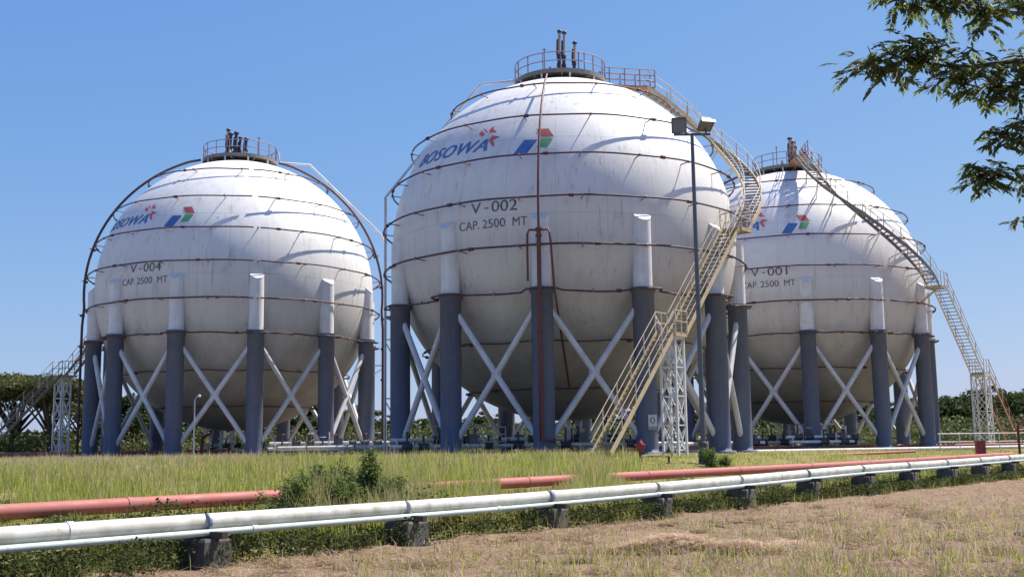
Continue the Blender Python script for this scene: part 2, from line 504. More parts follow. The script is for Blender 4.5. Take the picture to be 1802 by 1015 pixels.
def brace_meshes():
    out = []
    for sgn in (1, -1):
        a = pol(RC, -15, 7.95 if sgn > 0 else 0.35)
        b = pol(RC, 15, 0.35 if sgn > 0 else 7.95)
        mb = MB().tube([a, b], 0.165, 12)
        if sgn > 0:            # gusset plate at the crossing
            c = (a + b) / 2
            mb.box(c, (0.55, 0.05, 0.55), 0)
        out.append(mb.mesh('brace', 'brace_white'))
    return out
BRACE = brace_meshes()

def ring_r(z, i, a):
    base = rsph(z) + (0.62, 0.62, 0.58, 0.58, 0.62, 0.50, 0.38, 0.36)[i]
    if i == 5:                 # swings out around the column tops
        d = abs(((a - ROT) % 30) - 15)
        k = min(1, max(0, (6.5 - d) / 3.0))
        k = k * k * (3 - 2 * k)
        base += k * (RC + 0.78 - base)
    return base
def ring_mesh(i, gap):
    z = RING_Z[i]
    rr = (0.046, 0.046, 0.05, 0.052, 0.056, 0.052, 0.04, 0.038)[i]
    mb = MB()
    n = 180
    for h in range(2):
        a0 = gap + 180 * h + 1.3
        pts = [pol(ring_r(z, i, a0 + 177.4 * k / n), a0 + 177.4 * k / n, z + 0.05 * math.sin(k * .21 + i) * (1 if i in (5, 6) else 0.35)) for k in range(n + 1)]
        mb.tube(pts, rr, 8)
    return mb.mesh('ring_pipe', 'ring_red')
def bracket_mesh(i):
    """stand-off strut from the shell up and out to the ring, at angle 0"""
    z = RING_Z[i]
    lat = math.asin((z - CZ) / R)
    p1 = pol(ring_r(z, i, ROT), 0, z - 0.07)
    lat_dir = pol(math.cos(lat), 0, math.sin(lat))
    p0 = pol(rsph(z) * 1.0, 0, z) - lat_dir * .02
    q1 = pol(ring_r(z, i, ROT), 0, z)
    mb = MB()
    mb.tube([p0 - Vector((0, 0, .06 if i < 5 else 0)), q1], 0.034, 6)
    mb.tube([q1 + Vector((-.05, 0, 0)), q1 + Vector((.05, 0, 0))], 0.085, 8)
    return mb.mesh('bracket', 'rail_purple')
BRACKET = [bracket_mesh(i) for i in range(8)]
def coupling_mesh(i):
    z = RING_Z[i]
    r = ring_r(z, i, ROT)
    return MB().tube([pol(r, -0.8, z), pol(r, 0.6, z)], 0.095, 10).mesh('coupling', 'ring_red')
COUPL = [coupling_mesh(i) for i in range(8)]

# painted marks: (local angle in degrees, height) pairs laid on the shell
def on_shell(pts2, faces, name, mat, parent, lift=0.014):
    V = []
    for a, z in pts2:
        rr = rsph(z)
        p = pol(rr, a + ROT, z - CZ)
        V.append(p.normalized() * (R + lift))
    mb = MB()
    mb.add(V, faces, True)
    return mb.build(name, mat, parent)
def poly_patch(corners, name, mat, parent, n=6):
    """quad given by 4 (angle, z) corners, finely divided so that it follows the curve"""
    a, b, c, d = [np.array(p) for p in corners]
    P = []
    for i in range(n + 1):
        for j in range(n + 1):
            u, v = i / n, j / n
            P.append(tuple((a * (1 - u) + b * u) * (1 - v) + (d * (1 - u) + c * u) * v))
    F = [(i * (n + 1) + j, i * (n + 1) + j + 1, (i + 1) * (n + 1) + j + 1, (i + 1) * (n + 1) + j) for i in range(n) for j in range(n)]
    return on_shell(P, F, name, mat, parent)
def text_on_shell(body, a_mid, z_mid, width, height, name, mat, parent, shear=0.0, bold=0.0, spacing=1.0, rise=0.0):
    cu = bpy.data.curves.new('lettering', 'FONT')
    cu.body = body
    cu.size = 1.0
    cu.shear = shear
    cu.space_character = spacing
    cu.resolution_u = 5
    tmp = bpy.data.objects.new('lettering', cu)
    col.objects.link(tmp)
    dg = bpy.context.evaluated_depsgraph_get()
    me = bpy.data.meshes.new_from_object(tmp.evaluated_get(dg))
    bpy.data.objects.remove(tmp)
    bm = bmesh.new()
    bm.from_mesh(me)
    bpy.data.meshes.remove(me)
    xs = [v.co.x for v in bm.verts]; ys = [v.co.y for v in bm.verts]
    for k in range(1, 4):          # cut into strips so that long strokes follow the curve
        bmesh.ops.bisect_plane(bm, geom=bm.verts[:] + bm.edges[:] + bm.faces[:], plane_co=(0, min(ys) + (max(ys) - min(ys)) * k / 4, 0), plane_no=(0, 1, 0))
    xs = [v.co.x for v in bm.verts]; ys = [v.co.y for v in bm.verts]
    x0, x1, y0, y1 = min(xs), max(xs), min(ys), max(ys)
    for v in bm.verts:
        u = (v.co.x - (x0 + x1) / 2) / (x1 - x0) * width
        w = (v.co.y - (y0 + y1) / 2) / (y1 - y0) * height + rise * u
        lat = math.asin((z_mid - CZ) / R) + w / R
        az = a_mid + ROT + math.degrees(u / (R * math.cos(math.asin((z_mid - CZ) / R))))
        z = R * math.sin(lat)
        v.co = pol(R * math.cos(lat), az, z).normalized() * (R + 0.014)
    if bold:                       # a second coat of paint, brushed a little wider each side
        src = bm.faces[:]
        for k, da in ((1, -bold), (2, bold), (3, -bold * .5), (4, bold * .5)):
            d = bmesh.ops.duplicate(bm, geom=src)
            mr = Matrix.Rotation(da * width / (R * 5.7), 3, 'Z')
            for v in [g_ for g_ in d['geom'] if isinstance(g_, bmesh.types.BMVert)]:
                v.co = (mr @ v.co) * (1 + 0.0003 * k)
    me = bpy.data.meshes.new(name)
    bm.to_mesh(me); bm.free()
    me.materials.append(MATS[mat])
    me.polygons.foreach_set('use_smooth', [True] * len(me.polygons))
    return place(me, name, parent)

POST = MB().box((0, 0, 0.56), (0.055, 0.055, 1.12)).mesh('railing_post', 'rail_purple')
PLAT_Z, PLAT_R = 22.45, 2.78

def make_tank(name_no, loc, label, ring_gap, risers, vent_a, vent_path, stacks, walk_a):
    root = thing('sphere_tank', label, 'storage tank', (loc[0], loc[1], 0), 'spherical storage tanks')
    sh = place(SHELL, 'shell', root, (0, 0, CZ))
    # lettering
    for word, u, wd, hg, dz in (('V', -1.02, .60, .58, 0), ('-', -.38, .22, .065, -.06), (name_no, .62, 1.42, .60, 0)):
        text_on_shell(word, 0.7 + math.degrees(u / R), 12.85 + dz, wd, hg, 'tank_number', 'letter_black', sh)
    for word, u, wd in (('CAP.', -1.40, 1.24), ('2500', 0.06, 1.30), ('MT', 1.50, 0.78)):
        text_on_shell(word, 0.5 + math.degrees(u / R), 11.96, wd, 0.46, 'capacity_lettering', 'letter_black', sh)
    text_on_shell('BOSOWA', -21.6, 16.55, 5.7, 0.80, 'company_lettering', 'letter_blue', sh, shear=0.35, bold=0.035, spacing=1.06, rise=-0.03)
    poly_patch([(6.3, 15.70), (9.3, 16.50), (13.8, 16.46), (10.5, 15.66)], 'emblem_piece', 'logo_blue', sh)
    poly_patch([(13.0, 17.12), (17.2, 17.12), (19.2, 16.58), (15.0, 16.64)], 'emblem_piece', 'logo_red', sh)
    poly_patch([(15.0, 16.52), (18.9, 16.50), (16.9, 15.96), (13.6, 15.98)], 'emblem_piece', 'logo_green', sh)
    for q in ([(-9.0, 17.27), (-8.0, 17.46), (-6.0, 17.18), (-7.1, 17.07)], [(-7.6, 17.53), (-7.0, 17.56), (-5.2, 17.32), (-5.5, 17.26)],
              [(-4.9, 17.37), (-3.6, 17.66), (-3.0, 17.40), (-3.9, 17.23)], [(-3.9, 17.24), (-3.0, 17.40), (-1.6, 17.26), (-2.0, 17.18)],
              [(-3.9, 16.76), (-2.7, 17.02), (0.3, 16.86), (-2.2, 16.72)], [(-3.9, 16.76), (-2.2, 16.74), (-1.0, 16.34), (-1.8, 16.32)]):
        poly_patch(q, 'flower_petal', 'flower_red', sh, 3)
    # columns and braces
    for k in range(12):
        a = ROT + 15 + 30 * k
        p = pol(RC, a)
        c = place(COLUMN, 'column', root, p, rad(a))
        place(HEAD, 'column_head', c)
        for b in BRACE:
            place(b, 'brace', root, (0, 0, 0), rad(a + 15))
    # cooling rings
    for i in range(8):
        rg = ring_mesh(i, ring_gap)
        ro = place(rg, 'ring_pipe', root)
        nb = (12, 16, 20, 20, 20, 12, 12, 10)[i]
        for k in range(nb):
            place(BRACKET[i], 'bracket', ro, (0, 0, 0), rad(ROT + 9 + 360 * k / nb + (0 if i != 5 else -9)))
        for k in range(nb // 2):
            place(COUPL[i], 'coupling', ro, (0, 0, 0), rad(ROT + 3 + i * 7 + 720 * k / nb))
    # top platform
    mb = MB()
    mb.lathe([(1.0, PLAT_Z - 0.12), (PLAT_R, PLAT_Z - 0.12), (PLAT_R, PLAT_Z - 0.02), (1.0, PLAT_Z - 0.02), (1.0, PLAT_Z - 0.12)], seg=40, smooth=False)
    for k in range(10):
        mb.bar(pol(0.6, 36 * k, PLAT_Z - 0.22), pol(PLAT_R - .03, 36 * k, PLAT_Z - 0.22), 0.09, 0.18)
    mb.lathe([(1.15, rsph(0) + 21.9), (1.15, PLAT_Z - .13)], seg=24)
    deck = mb.build('top_platform', 'deck_grey', root)
    kp = MB()
    for r_ in (PLAT_R,):
        pts = [pol(r_ + .012, 360 * k / 48, 0) for k in range(48)]
        lo = [p + Vector((0, 0, PLAT_Z - .16)) for p in pts]; hi = [p + Vector((0, 0, PLAT_Z + .10)) for p in pts]
        kp.add(lo + hi, [(k, (k + 1) % 48, 48 + (k + 1) % 48, 48 + k) for k in range(48)])
        pin = [pol(r_ - .02, 360 * k / 48, 0) for k in range(48)]
        lo = [p + Vector((0, 0, PLAT_Z - .16)) for p in pin]; hi2 = [p + Vector((0, 0, PLAT_Z + .10)) for p in pin]
        kp.add(lo + hi2, [(48 + k, 48 + (k + 1) % 48, (k + 1) % 48, k) for k in range(48)])
    kp.build('kick_plate', 'deck_grey', deck)
    for k in range(10):
        a = walk_a + 18 + 36 * k
        MB().bar(pol(PLAT_R - .06, a, PLAT_Z - .1), pol(PLAT_R - .06, a, rsph(0) + CZ + math.sqrt(R * R - PLAT_R ** 2) - .02), 0.10, 0.10).build('support_leg', 'white_steel', deck)
    for k in range(16):
        a = walk_a + 11 + (338 / 15) * k
        place(POST, 'railing_post', deck, pol(PLAT_R - .03, a, PLAT_Z), rad(a))
    for hz in (1.12, 0.60):
        pts = [pol(PLAT_R - .03, walk_a + 11 + 338 * k / 60, PLAT_Z + hz) for k in range(61)]
        MB().tube(pts, 0.03, 6).build('handrail', 'rail_purple', deck)
    # relief stacks on top
    for (x, y, h, rr, st) in stacks:
        mb = MB()
        z0 = CZ + math.sqrt(R * R - x * x - y * y) - .05
        z1 = PLAT_Z + h
        mb.tube([(x, y, z0), (x, y, PLAT_Z + h * .32)], rr * .8, 10)
        mb.tube([(x, y, PLAT_Z + h * .30), (x, y, PLAT_Z + h * .36)], rr * 1.7, 10)
        mb.tube([(x, y, PLAT_Z + h * .46), (x, y, PLAT_Z + h * .53)], rr * 1.7, 10)
        mb.tube([(x, y, PLAT_Z + h * .36), (x, y, PLAT_Z + h * .46)], rr * 1.25, 10)
        o = mb.build('relief_stack', 'stack_dark', root)
        lean = 0.06
        MB().tube([(x, y, PLAT_Z + h * .53), (x + lean, y, z1 - .14)], rr, 10).build('outlet_pipe', 'stack_buff' if st else 'stack_dark', o)
        MB().tube([(x - .1, y, PLAT_Z + h * .53), (x - .08 + lean * .3, y, PLAT_Z + h * .82)], rr * .8, 8).build('outlet_pipe', 'stack_dark', o)
        MB().lathe([(rr * 1.1, z1 - .20), (rr * 1.7, z1 - .14), (rr * 1.7, z1 - .03), (rr * .6, z1 + .03)], (x + lean, y, 0), 10).build('rain_cap', 'stack_dark', o)
    for (x, y, h) in ((-0.95, -.6, 2.1), (1.5, -.3, 1.95)):
        mb = MB().tube([(x, y, PLAT_Z - .1), (x, y, PLAT_Z + h)], 0.035, 6)
        mb.bar((x - .12, y, PLAT_Z + h - .1), (x + .12, y, PLAT_Z + h - .1), .04, .04)
        mb.build('lightning_rod', 'rail_purple', root)
    for (x, y, s_) in ((-.6, -.9, .5), (.5, -.7, .4), (.1, .8, .6)):
        mb = MB().lathe([(.22, PLAT_Z - .05), (.22, PLAT_Z + s_ * .5), (.32, PLAT_Z + s_ * .5), (.32, PLAT_Z + s_ * .7), (.12, PLAT_Z + s_ * .72), (.10, PLAT_Z + s_ + .3)], (x, y, 0), 12)
        mb.build('manway_nozzle', 'stack_buff', root)
    # deluge risers: over the curve of the shell, then down to the yard
    for (ra, style) in risers:
        pts = [pol(PLAT_R + .15, ra, PLAT_Z + .1)] if style != 'column' else []
        for k in range(25):
            top_el = 54 if style == 'column' else 70
            el = top_el - (top_el + (2 if style == 'column' else 6)) * k / 24
            pts.append(pol((R + .78) * math.cos(rad(el)), ra, CZ + (R + .66) * math.sin(rad(el))))
        mb = MB()
        if style == 'column':
            jz = 11.3
            pts = [p for p in pts if p.z > jz] + [pol(R + .80, ra, jz)]
            mb.tube(pts, 0.06, 10)
            mb.tube([pol(R + .80, ra, jz), pol(R + .80, ra, 8.6), pol(R + .80, ra, .75), pol(R + .80, ra + 3.6, .72)], 0.115, 10)
            for sg in (-1, 1):
                tail = [pol(R + .86, ra + sg * 3.0, 10.6), pol(R + .86, ra + sg * 3.0, 8.7)] if sg < 0 else \
                       [pol(R + .86, ra + 3.2, 10.6), pol(R + .86, ra + 3.9, 8.3), pol(8.9, ra + 5.5, 5.9), pol(6.4, ra + 8, 3.6)]
                mb.tube([pol(R + .80, ra, jz - .02), pol(R + .83, ra + sg * 2.5, jz), pol(R + .86, ra + sg * 2.95, jz - .22)] + tail, 0.058, 8)
            for z_ in (11.4, 11.05, 6.2, 3.4):
                mb.tube([pol(R + .80, ra, z_), pol(R + .80, ra, z_ - .12)], 0.17, 10)
        else:
            last = pts[-1]
            pts += [pol(R + .82, ra, 9.6), pol(R + .82, ra, 0.1)]
            mb.tube(pts, 0.095, 10)
            for z_ in (15.4, 13, 10.5, 8.2, 5.8, 3.2, 1.4):
                rr_ = R + .82 if z_ < 11 else math.sqrt(max(.1, (R + .72) ** 2 - (z_ - CZ) ** 2))
                mb.tube([pol(rr_, ra, z_), pol(rr_ + (0 if z_ < 12.5 else .02), ra, z_ - .16)], 0.17, 10)
                mb.bar(pol(rr_, ra, z_), pol(rr_ + .28, ra, z_), .05, .05)
        mb.build('riser_pipe', 'riser_red' if style == 'column' else 'ring_red', root)
    # vent pipe
    if vent_a is not None:
        mb = MB().tube([pol(r_, vent_a, z_) for r_, z_ in vent_path], 0.085, 10)
        rl = vent_path[-1][0]
        for z_ in (6.9, 3.4):
            mb.bar(pol(rl, vent_a, z_), pol(RC + .3, vent_a + 1.2, z_), .06, .08)
            mb.bar(pol(rl, vent_a, z_ - .1), pol(RC + .3, vent_a + 1.2, z_ - .7), .05, .06)
        mb.build('vent_pipe', 'brace_white', root)
    # bottom nozzles and drop legs
    for (x, y) in ((-.9, -.3), (.8, .2), (.1, -.9)):
        zb = CZ - math.sqrt(R * R - x * x - y * y) + .05
        mb = MB().tube([(x, y, zb), (x, y, .55), (x + .9 * (1 if x > 0 else -1), y - .2, .45)], 0.13, 10)
        mb.tube([(x, y, 1.45), (x, y, 1.33)], .24, 12)
        mb.tube([(x, y, 1.05), (x, y, .93)], .24, 12)
        mb.build('bottom_nozzle', 'white_steel', root)
    return root

T2, T4, T1 = (3.118, 67.0), (-20.85, 85.02), (22.74, 90.69)
V_STEEP = [(2.8, 22.75), (4.9, 22.55), (9.15, 17.55), (10.75, 15.6), (10.75, 0)]
V_FLAT = [(2.85, 23.5), (3.0, 22.62), (5.3, 22.6), (10.9, 17.3), (11.35, 16.4), (11.35, 0)]
tank2 = make_tank('002', T2, 'nearest and largest looking white spherical tank, marked V - 002, in the middle', 100, [(-9.1, 'column'), (171, 'side')], -92, V_STEEP,
                  [(-.05, -.3, 3.35, .085, True), (.25, -.2, 3.3, .085, True), (.9, .1, 2.75, .085, True)], 100)
tank4 = make_tank('004', T4, 'left white spherical tank marked V - 004 in front of the trees', 20.5, [(-76, 'side'), (102, 'side')], 106, V_FLAT,
                  [(-.75, -.3, 2.3, .12, False), (-.35, -.2, 2.4, .12, False), (.35, .1, 2.0, .12, False), (-1.1, .3, 2.8, .10, True), (-.2, .5, 2.2, .1, False)], -172)
tank1 = make_tank('001', T1, 'right white spherical tank marked V - 001, partly behind the middle tank', 24, [(-95, 'side'), (150, 'side')], None, None,
                  [(.2, -.3, 2.9, .12, True), (.45, -.2, 2.6, .12, True), (.75, .1, 2.3, .10, True), (1.15, -.2, 1.9, .10, True), (1.5, .2, 1.8, .09, True)], -3)

# ------------------------------------------------------------------ access stairs
def catmull(xs, ys, x):
    return float(np.interp(x, xs, ys))
DZ = [11.84, 13.2, 14.6, 16.5, 18.5, 20.5, 22.4]
DA = [0, 9, 19, 31, 42, 48, 50]
def smooth_interp(z):
    # gently smoothed table of sweep angle over height
    return sum(float(np.interp(z + d, DZ, DA)) for d in (-.7, -.35, 0, .35, .7)) / 5
TREAD = MB().box((0, 0, 0), (0.86, 0.24, 0.035)).mesh('tread', 'tread_grey')
SPOST = MB().box((0, 0, 0.53), (0.045, 0.045, 1.06)).mesh('railing_post', 'stair_rail')

def flight(root, path, width, step, mat_string, posts_every=5, rails=(1.06, 0.55)):
    """stringers, treads, posts and handrails along a falling path"""
    path = [Vector(p) for p in path]
    sides = []
    for i in range(len(path)):
        d = path[min(i + 1, len(path) - 1)] - path[max(i - 1, 0)]
        d.z = 0
        d.normalize()
        sides.append(Vector((d.y, -d.x, 0)))
    for sg in (-1, 1):
        mb = MB()
        edge = [path[i] + sides[i] * (sg * width / 2) for i in range(len(path))]
        for i in range(len(edge)):
            pass
        V, F = [], []
        for i, p in enumerate(edge):
            o = sides[i] * (sg * .022)
            V += [p - o + Vector((0, 0, -.15)), p + o + Vector((0, 0, -.15)), p + o + Vector((0, 0, .15)), p - o + Vector((0, 0, .15))]
        for i in range(len(edge) - 1):
            for k in range(4):
                F.append((4 * i + k, 4 * i + (k + 1) % 4, 4 * i + 4 + (k + 1) % 4, 4 * i + 4 + k))
        F += [(0, 1, 2, 3), tuple(4 * (len(edge) - 1) + k for k in (3, 2, 1, 0))]
        mb.add(V, F)
        mb.build('stringer', mat_string, root)
        for hz in rails:
            MB().tube([p + Vector((0, 0, hz)) for p in edge], 0.024, 6).build('handrail', mat_string if mat_string in ('stair_rust', 'stair_tan') else 'stair_rail', root)
    # treads
    zs = [p.z for p in path]
    n = max(2, int((zs[0] - zs[-1]) / step))
    for k in range(1, n):
        z = zs[0] - (zs[0] - zs[-1]) * k / n
        for i in range(len(path) - 1):
            if path[i].z >= z >= path[i + 1].z and path[i].z > path[i + 1].z:
                u = (path[i].z - z) / (path[i].z - path[i + 1].z)
                p = path[i].lerp(path[i + 1], u)
                s = sides[i].lerp(sides[i + 1], u)
                ang = math.atan2(s.y, s.x)
                place(TREAD, 'tread', root, p, ang)
                if k % posts_every == 0:
                    for sg in (-1, 1):
                        place(SPOST, 'railing_post', root, p + s * (sg * width / 2), ang)
                break

def landing(root, c, size, ang, rail_sides):
    mb = MB().box((0, 0, 0), (size, size, .05))
    for sg in (-1, 1):
        mb.bar((sg * (size / 2 - .03), -size / 2, -.09), (sg * (size / 2 - .03), size / 2, -.09), .05, .13)
        mb.bar((-size / 2, sg * (size / 2 - .03), -.10), (size / 2, sg * (size / 2 - .03), -.10), .045, .11)
    o = mb.build('landing', 'stair_cream', root, c, ang)
    h = size / 2
    for sg in rail_sides:
        for yy in (-h, 0, h):
            place(SPOST, 'railing_post', o, (sg * h, yy, .02))
        for hz in (1.06, .55):
            MB().tube([(sg * h, -h, hz), (sg * h, h, hz)], 0.024, 6).build('handrail', 'stair_rail', o)
    return o

def lattice(root, c, h, ang, w=1.08, panels=5):
    e = bpy.data.objects.new('support_tower', MB().box((0, 0, h - .05), (w + .12, w + .12, .08)).mesh('support_tower', 'white_steel'))
    col.objects.link(e)
    e.parent = root
    e.location = c
    e.rotation_euler = (0, 0, ang)
    q = w / 2
    corners = [(-q, -q), (q, -q), (q, q), (-q, q)]
    leg = MB().box((0, 0, h / 2 - .05), (.10, .10, h - .1)).mesh('leg', 'white_steel')
    for x, y in corners:
        place(leg, 'leg', e, (x, y, 0))
    ph = (h - .15) / panels
    for k in range(panels):
        for j in range(4):
            a, b = corners[j], corners[(j + 1) % 4]
            z0, z1 = k * ph + .05, (k + 1) * ph + .05
            MB().bar((*a, z0), (*b, z1), .05, .05).build('brace', 'white_steel', e)
            MB().bar((*b, z0 + .004), (*a, z1 + .004), .045, .045).build('brace', 'white_steel', e)
            MB().bar((*a, z1), (*b, z1), .055, .055).build('crossbar', 'white_steel', e)
    return e

def make_stair(tc, end_a, sgn, label, mats, run1=6.3, ground=0.0, mid_z=5.72, tower_w=.80):
    """spiral flight over the shell (sweeps back by sgn from end_a), then two straight flights down to the yard"""
    root = thing('access_stair', label, 'stairs', (tc[0], tc[1], 0), 'tank access stairs')
    path = []
    RS = R + 1.42
    for k in range(61):
        z = 22.4 - (22.4 - 11.84) * k / 60
        a = end_a + sgn * smooth_interp(z)
        path.append(pol(math.sqrt(RS * RS - (z - CZ) ** 2), a, z))
    flight(root, path, .92, .235, mats[0], 4)
    top = path[0]
    # walkway from the platform to the head of the stair
    d = Vector((top.x, top.y, 0)).normalized()
    a0 = d * (PLAT_R - .05) + Vector((0, 0, PLAT_Z - .04)); a1 = Vector((top.x, top.y, PLAT_Z - .04)) + d * .5
    MB().bar(a0, a1, .95, .06).build('walkway', 'stair_rust', root)
    s = Vector((d.y, -d.x, 0))
    for sg in (-1, 1):
        for k in range(4):
            p = a0.lerp(a1, (k + .3) / 3.3) + s * (sg * .47)
            place(POST, 'railing_post', root, p, math.atan2(s.y, s.x))
        for hz in (1.12, .75, .38):
            MB().tube([a0 + s * (sg * .47) + Vector((0, 0, hz)), a1 + s * (sg * .47) + Vector((0, 0, hz))], .028, 6).build('handrail', 'rail_purple', root)
    # stand-off arms holding the spiral on the shell
    for k in range(6, 58, 8):
        p = path[k]
        q = Vector((p.x, p.y, p.z - CZ)).normalized() * (R - .02) + Vector((0, 0, CZ))
        MB().bar(p + Vector((0, 0, -.16)), q + Vector((0, 0, -.2)), .07, .09).build('stand_off', 'white_steel', root)
        MB().bar(p + Vector((0, 0, -.16)), q + Vector((0, 0, -1.1)), .06, .07).build('stand_off', 'white_steel', root)
    e = path[-1]
    tang = pol(1, end_a - sgn * 90)          # travelling direction at the foot of the spiral
    ang = math.atan2(tang.y, tang.x)
    L1 = e + tang * .6
    landing(root, L1 + Vector((0, 0, -.03)), 1.25, ang - math.pi / 2, (-1, 1))
    q = Vector((L1.x, L1.y, 0)).normalized() * R
    MB().bar(L1 + Vector((0, 0, -.2)), Vector((q.x, q.y, 10.6)), .1, .12).build('stand_off', 'stair_cream', root)
    f0 = L1 + tang * .62 + Vector((0, 0, -.02))
    f1 = f0 + tang * (run1 - .2)
    f1.z = mid_z
    flight(root, [f0.lerp(f1, k / 12) for k in range(13)], .98, .235, mats[1], 5)
    m0 = f1 + tang * .55
    landing(root, m0 + Vector((0, 0, -.02)), 1.1, ang - math.pi / 2, (-1, 1))
    lattice(root, (m0.x, m0.y, ground), mid_z - .16 - ground, ang, tower_w, 4)
    g0 = f1 + tang * 1.1
    g1 = g0 + tang * (mid_z - ground) * 1.0
    g1.z = ground + .1
    flight(root, [g0.lerp(g1, k / 12) for k in range(13)], .98, .235, mats[2], 5)
    return root

make_stair(T2, 52, 1, 'cream stair climbing the right side of the middle tank marked V - 002', ('stair_cream', 'stair_cream', 'stair_cream'), ground=-.05)
make_stair(T1, 47, -1, 'stair with grey treads curving down the right tank marked V - 001', ('deck_grey', 'stair_rail', 'stair_rust'), run1=6.3, tower_w=1.05)
make_stair(T4, -120, -1, 'tan stair rising at the far left behind the tank marked V - 004', ('stair_tan', 'stair_tan', 'stair_tan'), run1=4.9, mid_z=6.3)

# ------------------------------------------------------------------ pipelines
def path_pipe(name, pts, r, mat, label, cat, joints=None, joint_mat=None, group=None, seg=14):
    root = thing(name, label, cat, pts[0], group)
    o0 = Vector(pts[0])
    # resample
    P = [Vector(p) - o0 for p in pts]
    Q = []
    for a, b in zip(P[:-1], P[1:]):
        n = max(1, int((b - a).length / 1.5))
        Q += [a.lerp(b, k / n) for k in range(n)]
    Q.append(P[-1])
    # round the polyline off
    for _ in range(3):
        Q = [Q[0]] + [(Q[i - 1] + Q[i] * 2 + Q[i + 1]) / 4 for i in range(1, len(Q) - 1)] + [Q[-1]]
    MB().tube(Q, r, seg).build('pipe', mat, root)
    if joints:
        L = 0
        acc = 0.6 * joints
        for a, b in zip(Q[:-1], Q[1:]):
            dl = (b - a).length
            while L + dl > acc:
                p = a.lerp(b, (acc - L) / dl)
                d = (b - a).normalized()
                MB().tube([p - d * .05, p + d * .05], r + .012, seg).build('joint', joint_mat or mat, root)
                acc += joints
            L += dl
    return root, [p + o0 for p in Q]

WP = [(-10.0, 10.2, -.63), (-7.09, 14.01, -.63), (-5.29, 16.33, -.63), (-3.69, 18.39, -.62), (-1.14, 21.66, -.645), (2.53, 26.36, -.60), (6.02, 30.81, -.54),
      (10.94, 37.07, -.43), (18.36, 46.52, -.39), (23.83, 53.47, -.32), (35.47, 68.27, -.25), (60, 99, -.2)]
_, WQ = path_pipe('white_pipeline', WP, .127, 'pipe_white', 'thick white pipeline running across the foreground on low concrete piers', 'pipeline', 11.0)
off = np.array([0.7825, -0.622]) * .17
SP = [(x + off[0], y + off[1], z - .145) for x, y, z in WP]
path_pipe('mint_pipeline', SP, .05, 'pipe_mint', 'thin pale mint pipe running just below the thick white pipeline', 'pipe', 6.0, 'pipe_mint')
RP = [(-17.0, 9.2, -.60), (-8.6, 19.6, -.56), (-4.96, 24.0, -.53), (3.25, 34.3, -.49), (13.2, 46.8, -.48), (27.3, 64.6, -.38), (29.2, 67.0, -.37)]
path_pipe('red_pipeline', RP, .14, 'pipe_red', 'thick faded red pipeline lying in the grass behind the white pipeline', 'pipeline', 6.0, 'pipe_red')
RP2 = [(6.2, 54.6, -.36), (8.0, 57.2, -.36), (13.5, 60.5, -.30), (20.9, 66.0, -.17), (24.0, 68.5, -.12)]
path_pipe('red_pipeline', RP2, .075, 'pipe_red', 'thin red pipe in the grass in front of the right tank columns', 'pipe', 5.0, 'pipe_red')
path_pipe('red_pipeline', [(-46, 84.5, .46), (-22.4, 84.2, .46), (-16, 84.2, .44)], .13, 'pipe_red', 'red pipe on the ground under the left tank', 'pipe', 5.0, 'pipe_red')
path_pipe('red_pipeline', [(8, 79, .18), (24, 82, .18), (34, 86, .16), (50, 90, .16)], .13, 'pipe_red', 'dull red pipe on the ground behind the right tank front columns', 'pipe', 5.0, 'pipe_red')
path_pipe('white_yard_pipe', [(13.0, 68.5, -.02), (20, 73, -.02), (27, 77, -.02), (40, 84.5, -.0), (60, 95, 0)], .13, 'pipe_white', 'white pipe on the ground in front of the right tank columns', 'pipe', 7.0, 'pipe_white')
path_pipe('white_yard_pipe', [(-9.8, 70.5, .12), (-2, 71, .10), (5, 70.5, .10), (11.6, 70.0, .05)], .12, 'pipe_white', 'low white pipe crossing the ground under the middle tank', 'pipe', 7.0, 'valve_dark')
path_pipe('white_yard_pipe', [(-14.7, 71.0, .55), (-11, 71, .56), (-8.0, 71, .57)], .15, 'pipe_white', 'raised white pipe between the left tank and the middle tank', 'pipe', 3.0, 'valve_dark')
path_pipe('white_yard_pipe', [(5.5, 73, .5), (9, 73, .5), (16, 80, .5), (18, 84, .5)], .14, 'pipe_white', 'raised white pipe running from the middle tank to the right tank', 'pipe', 3.0, 'valve_dark')

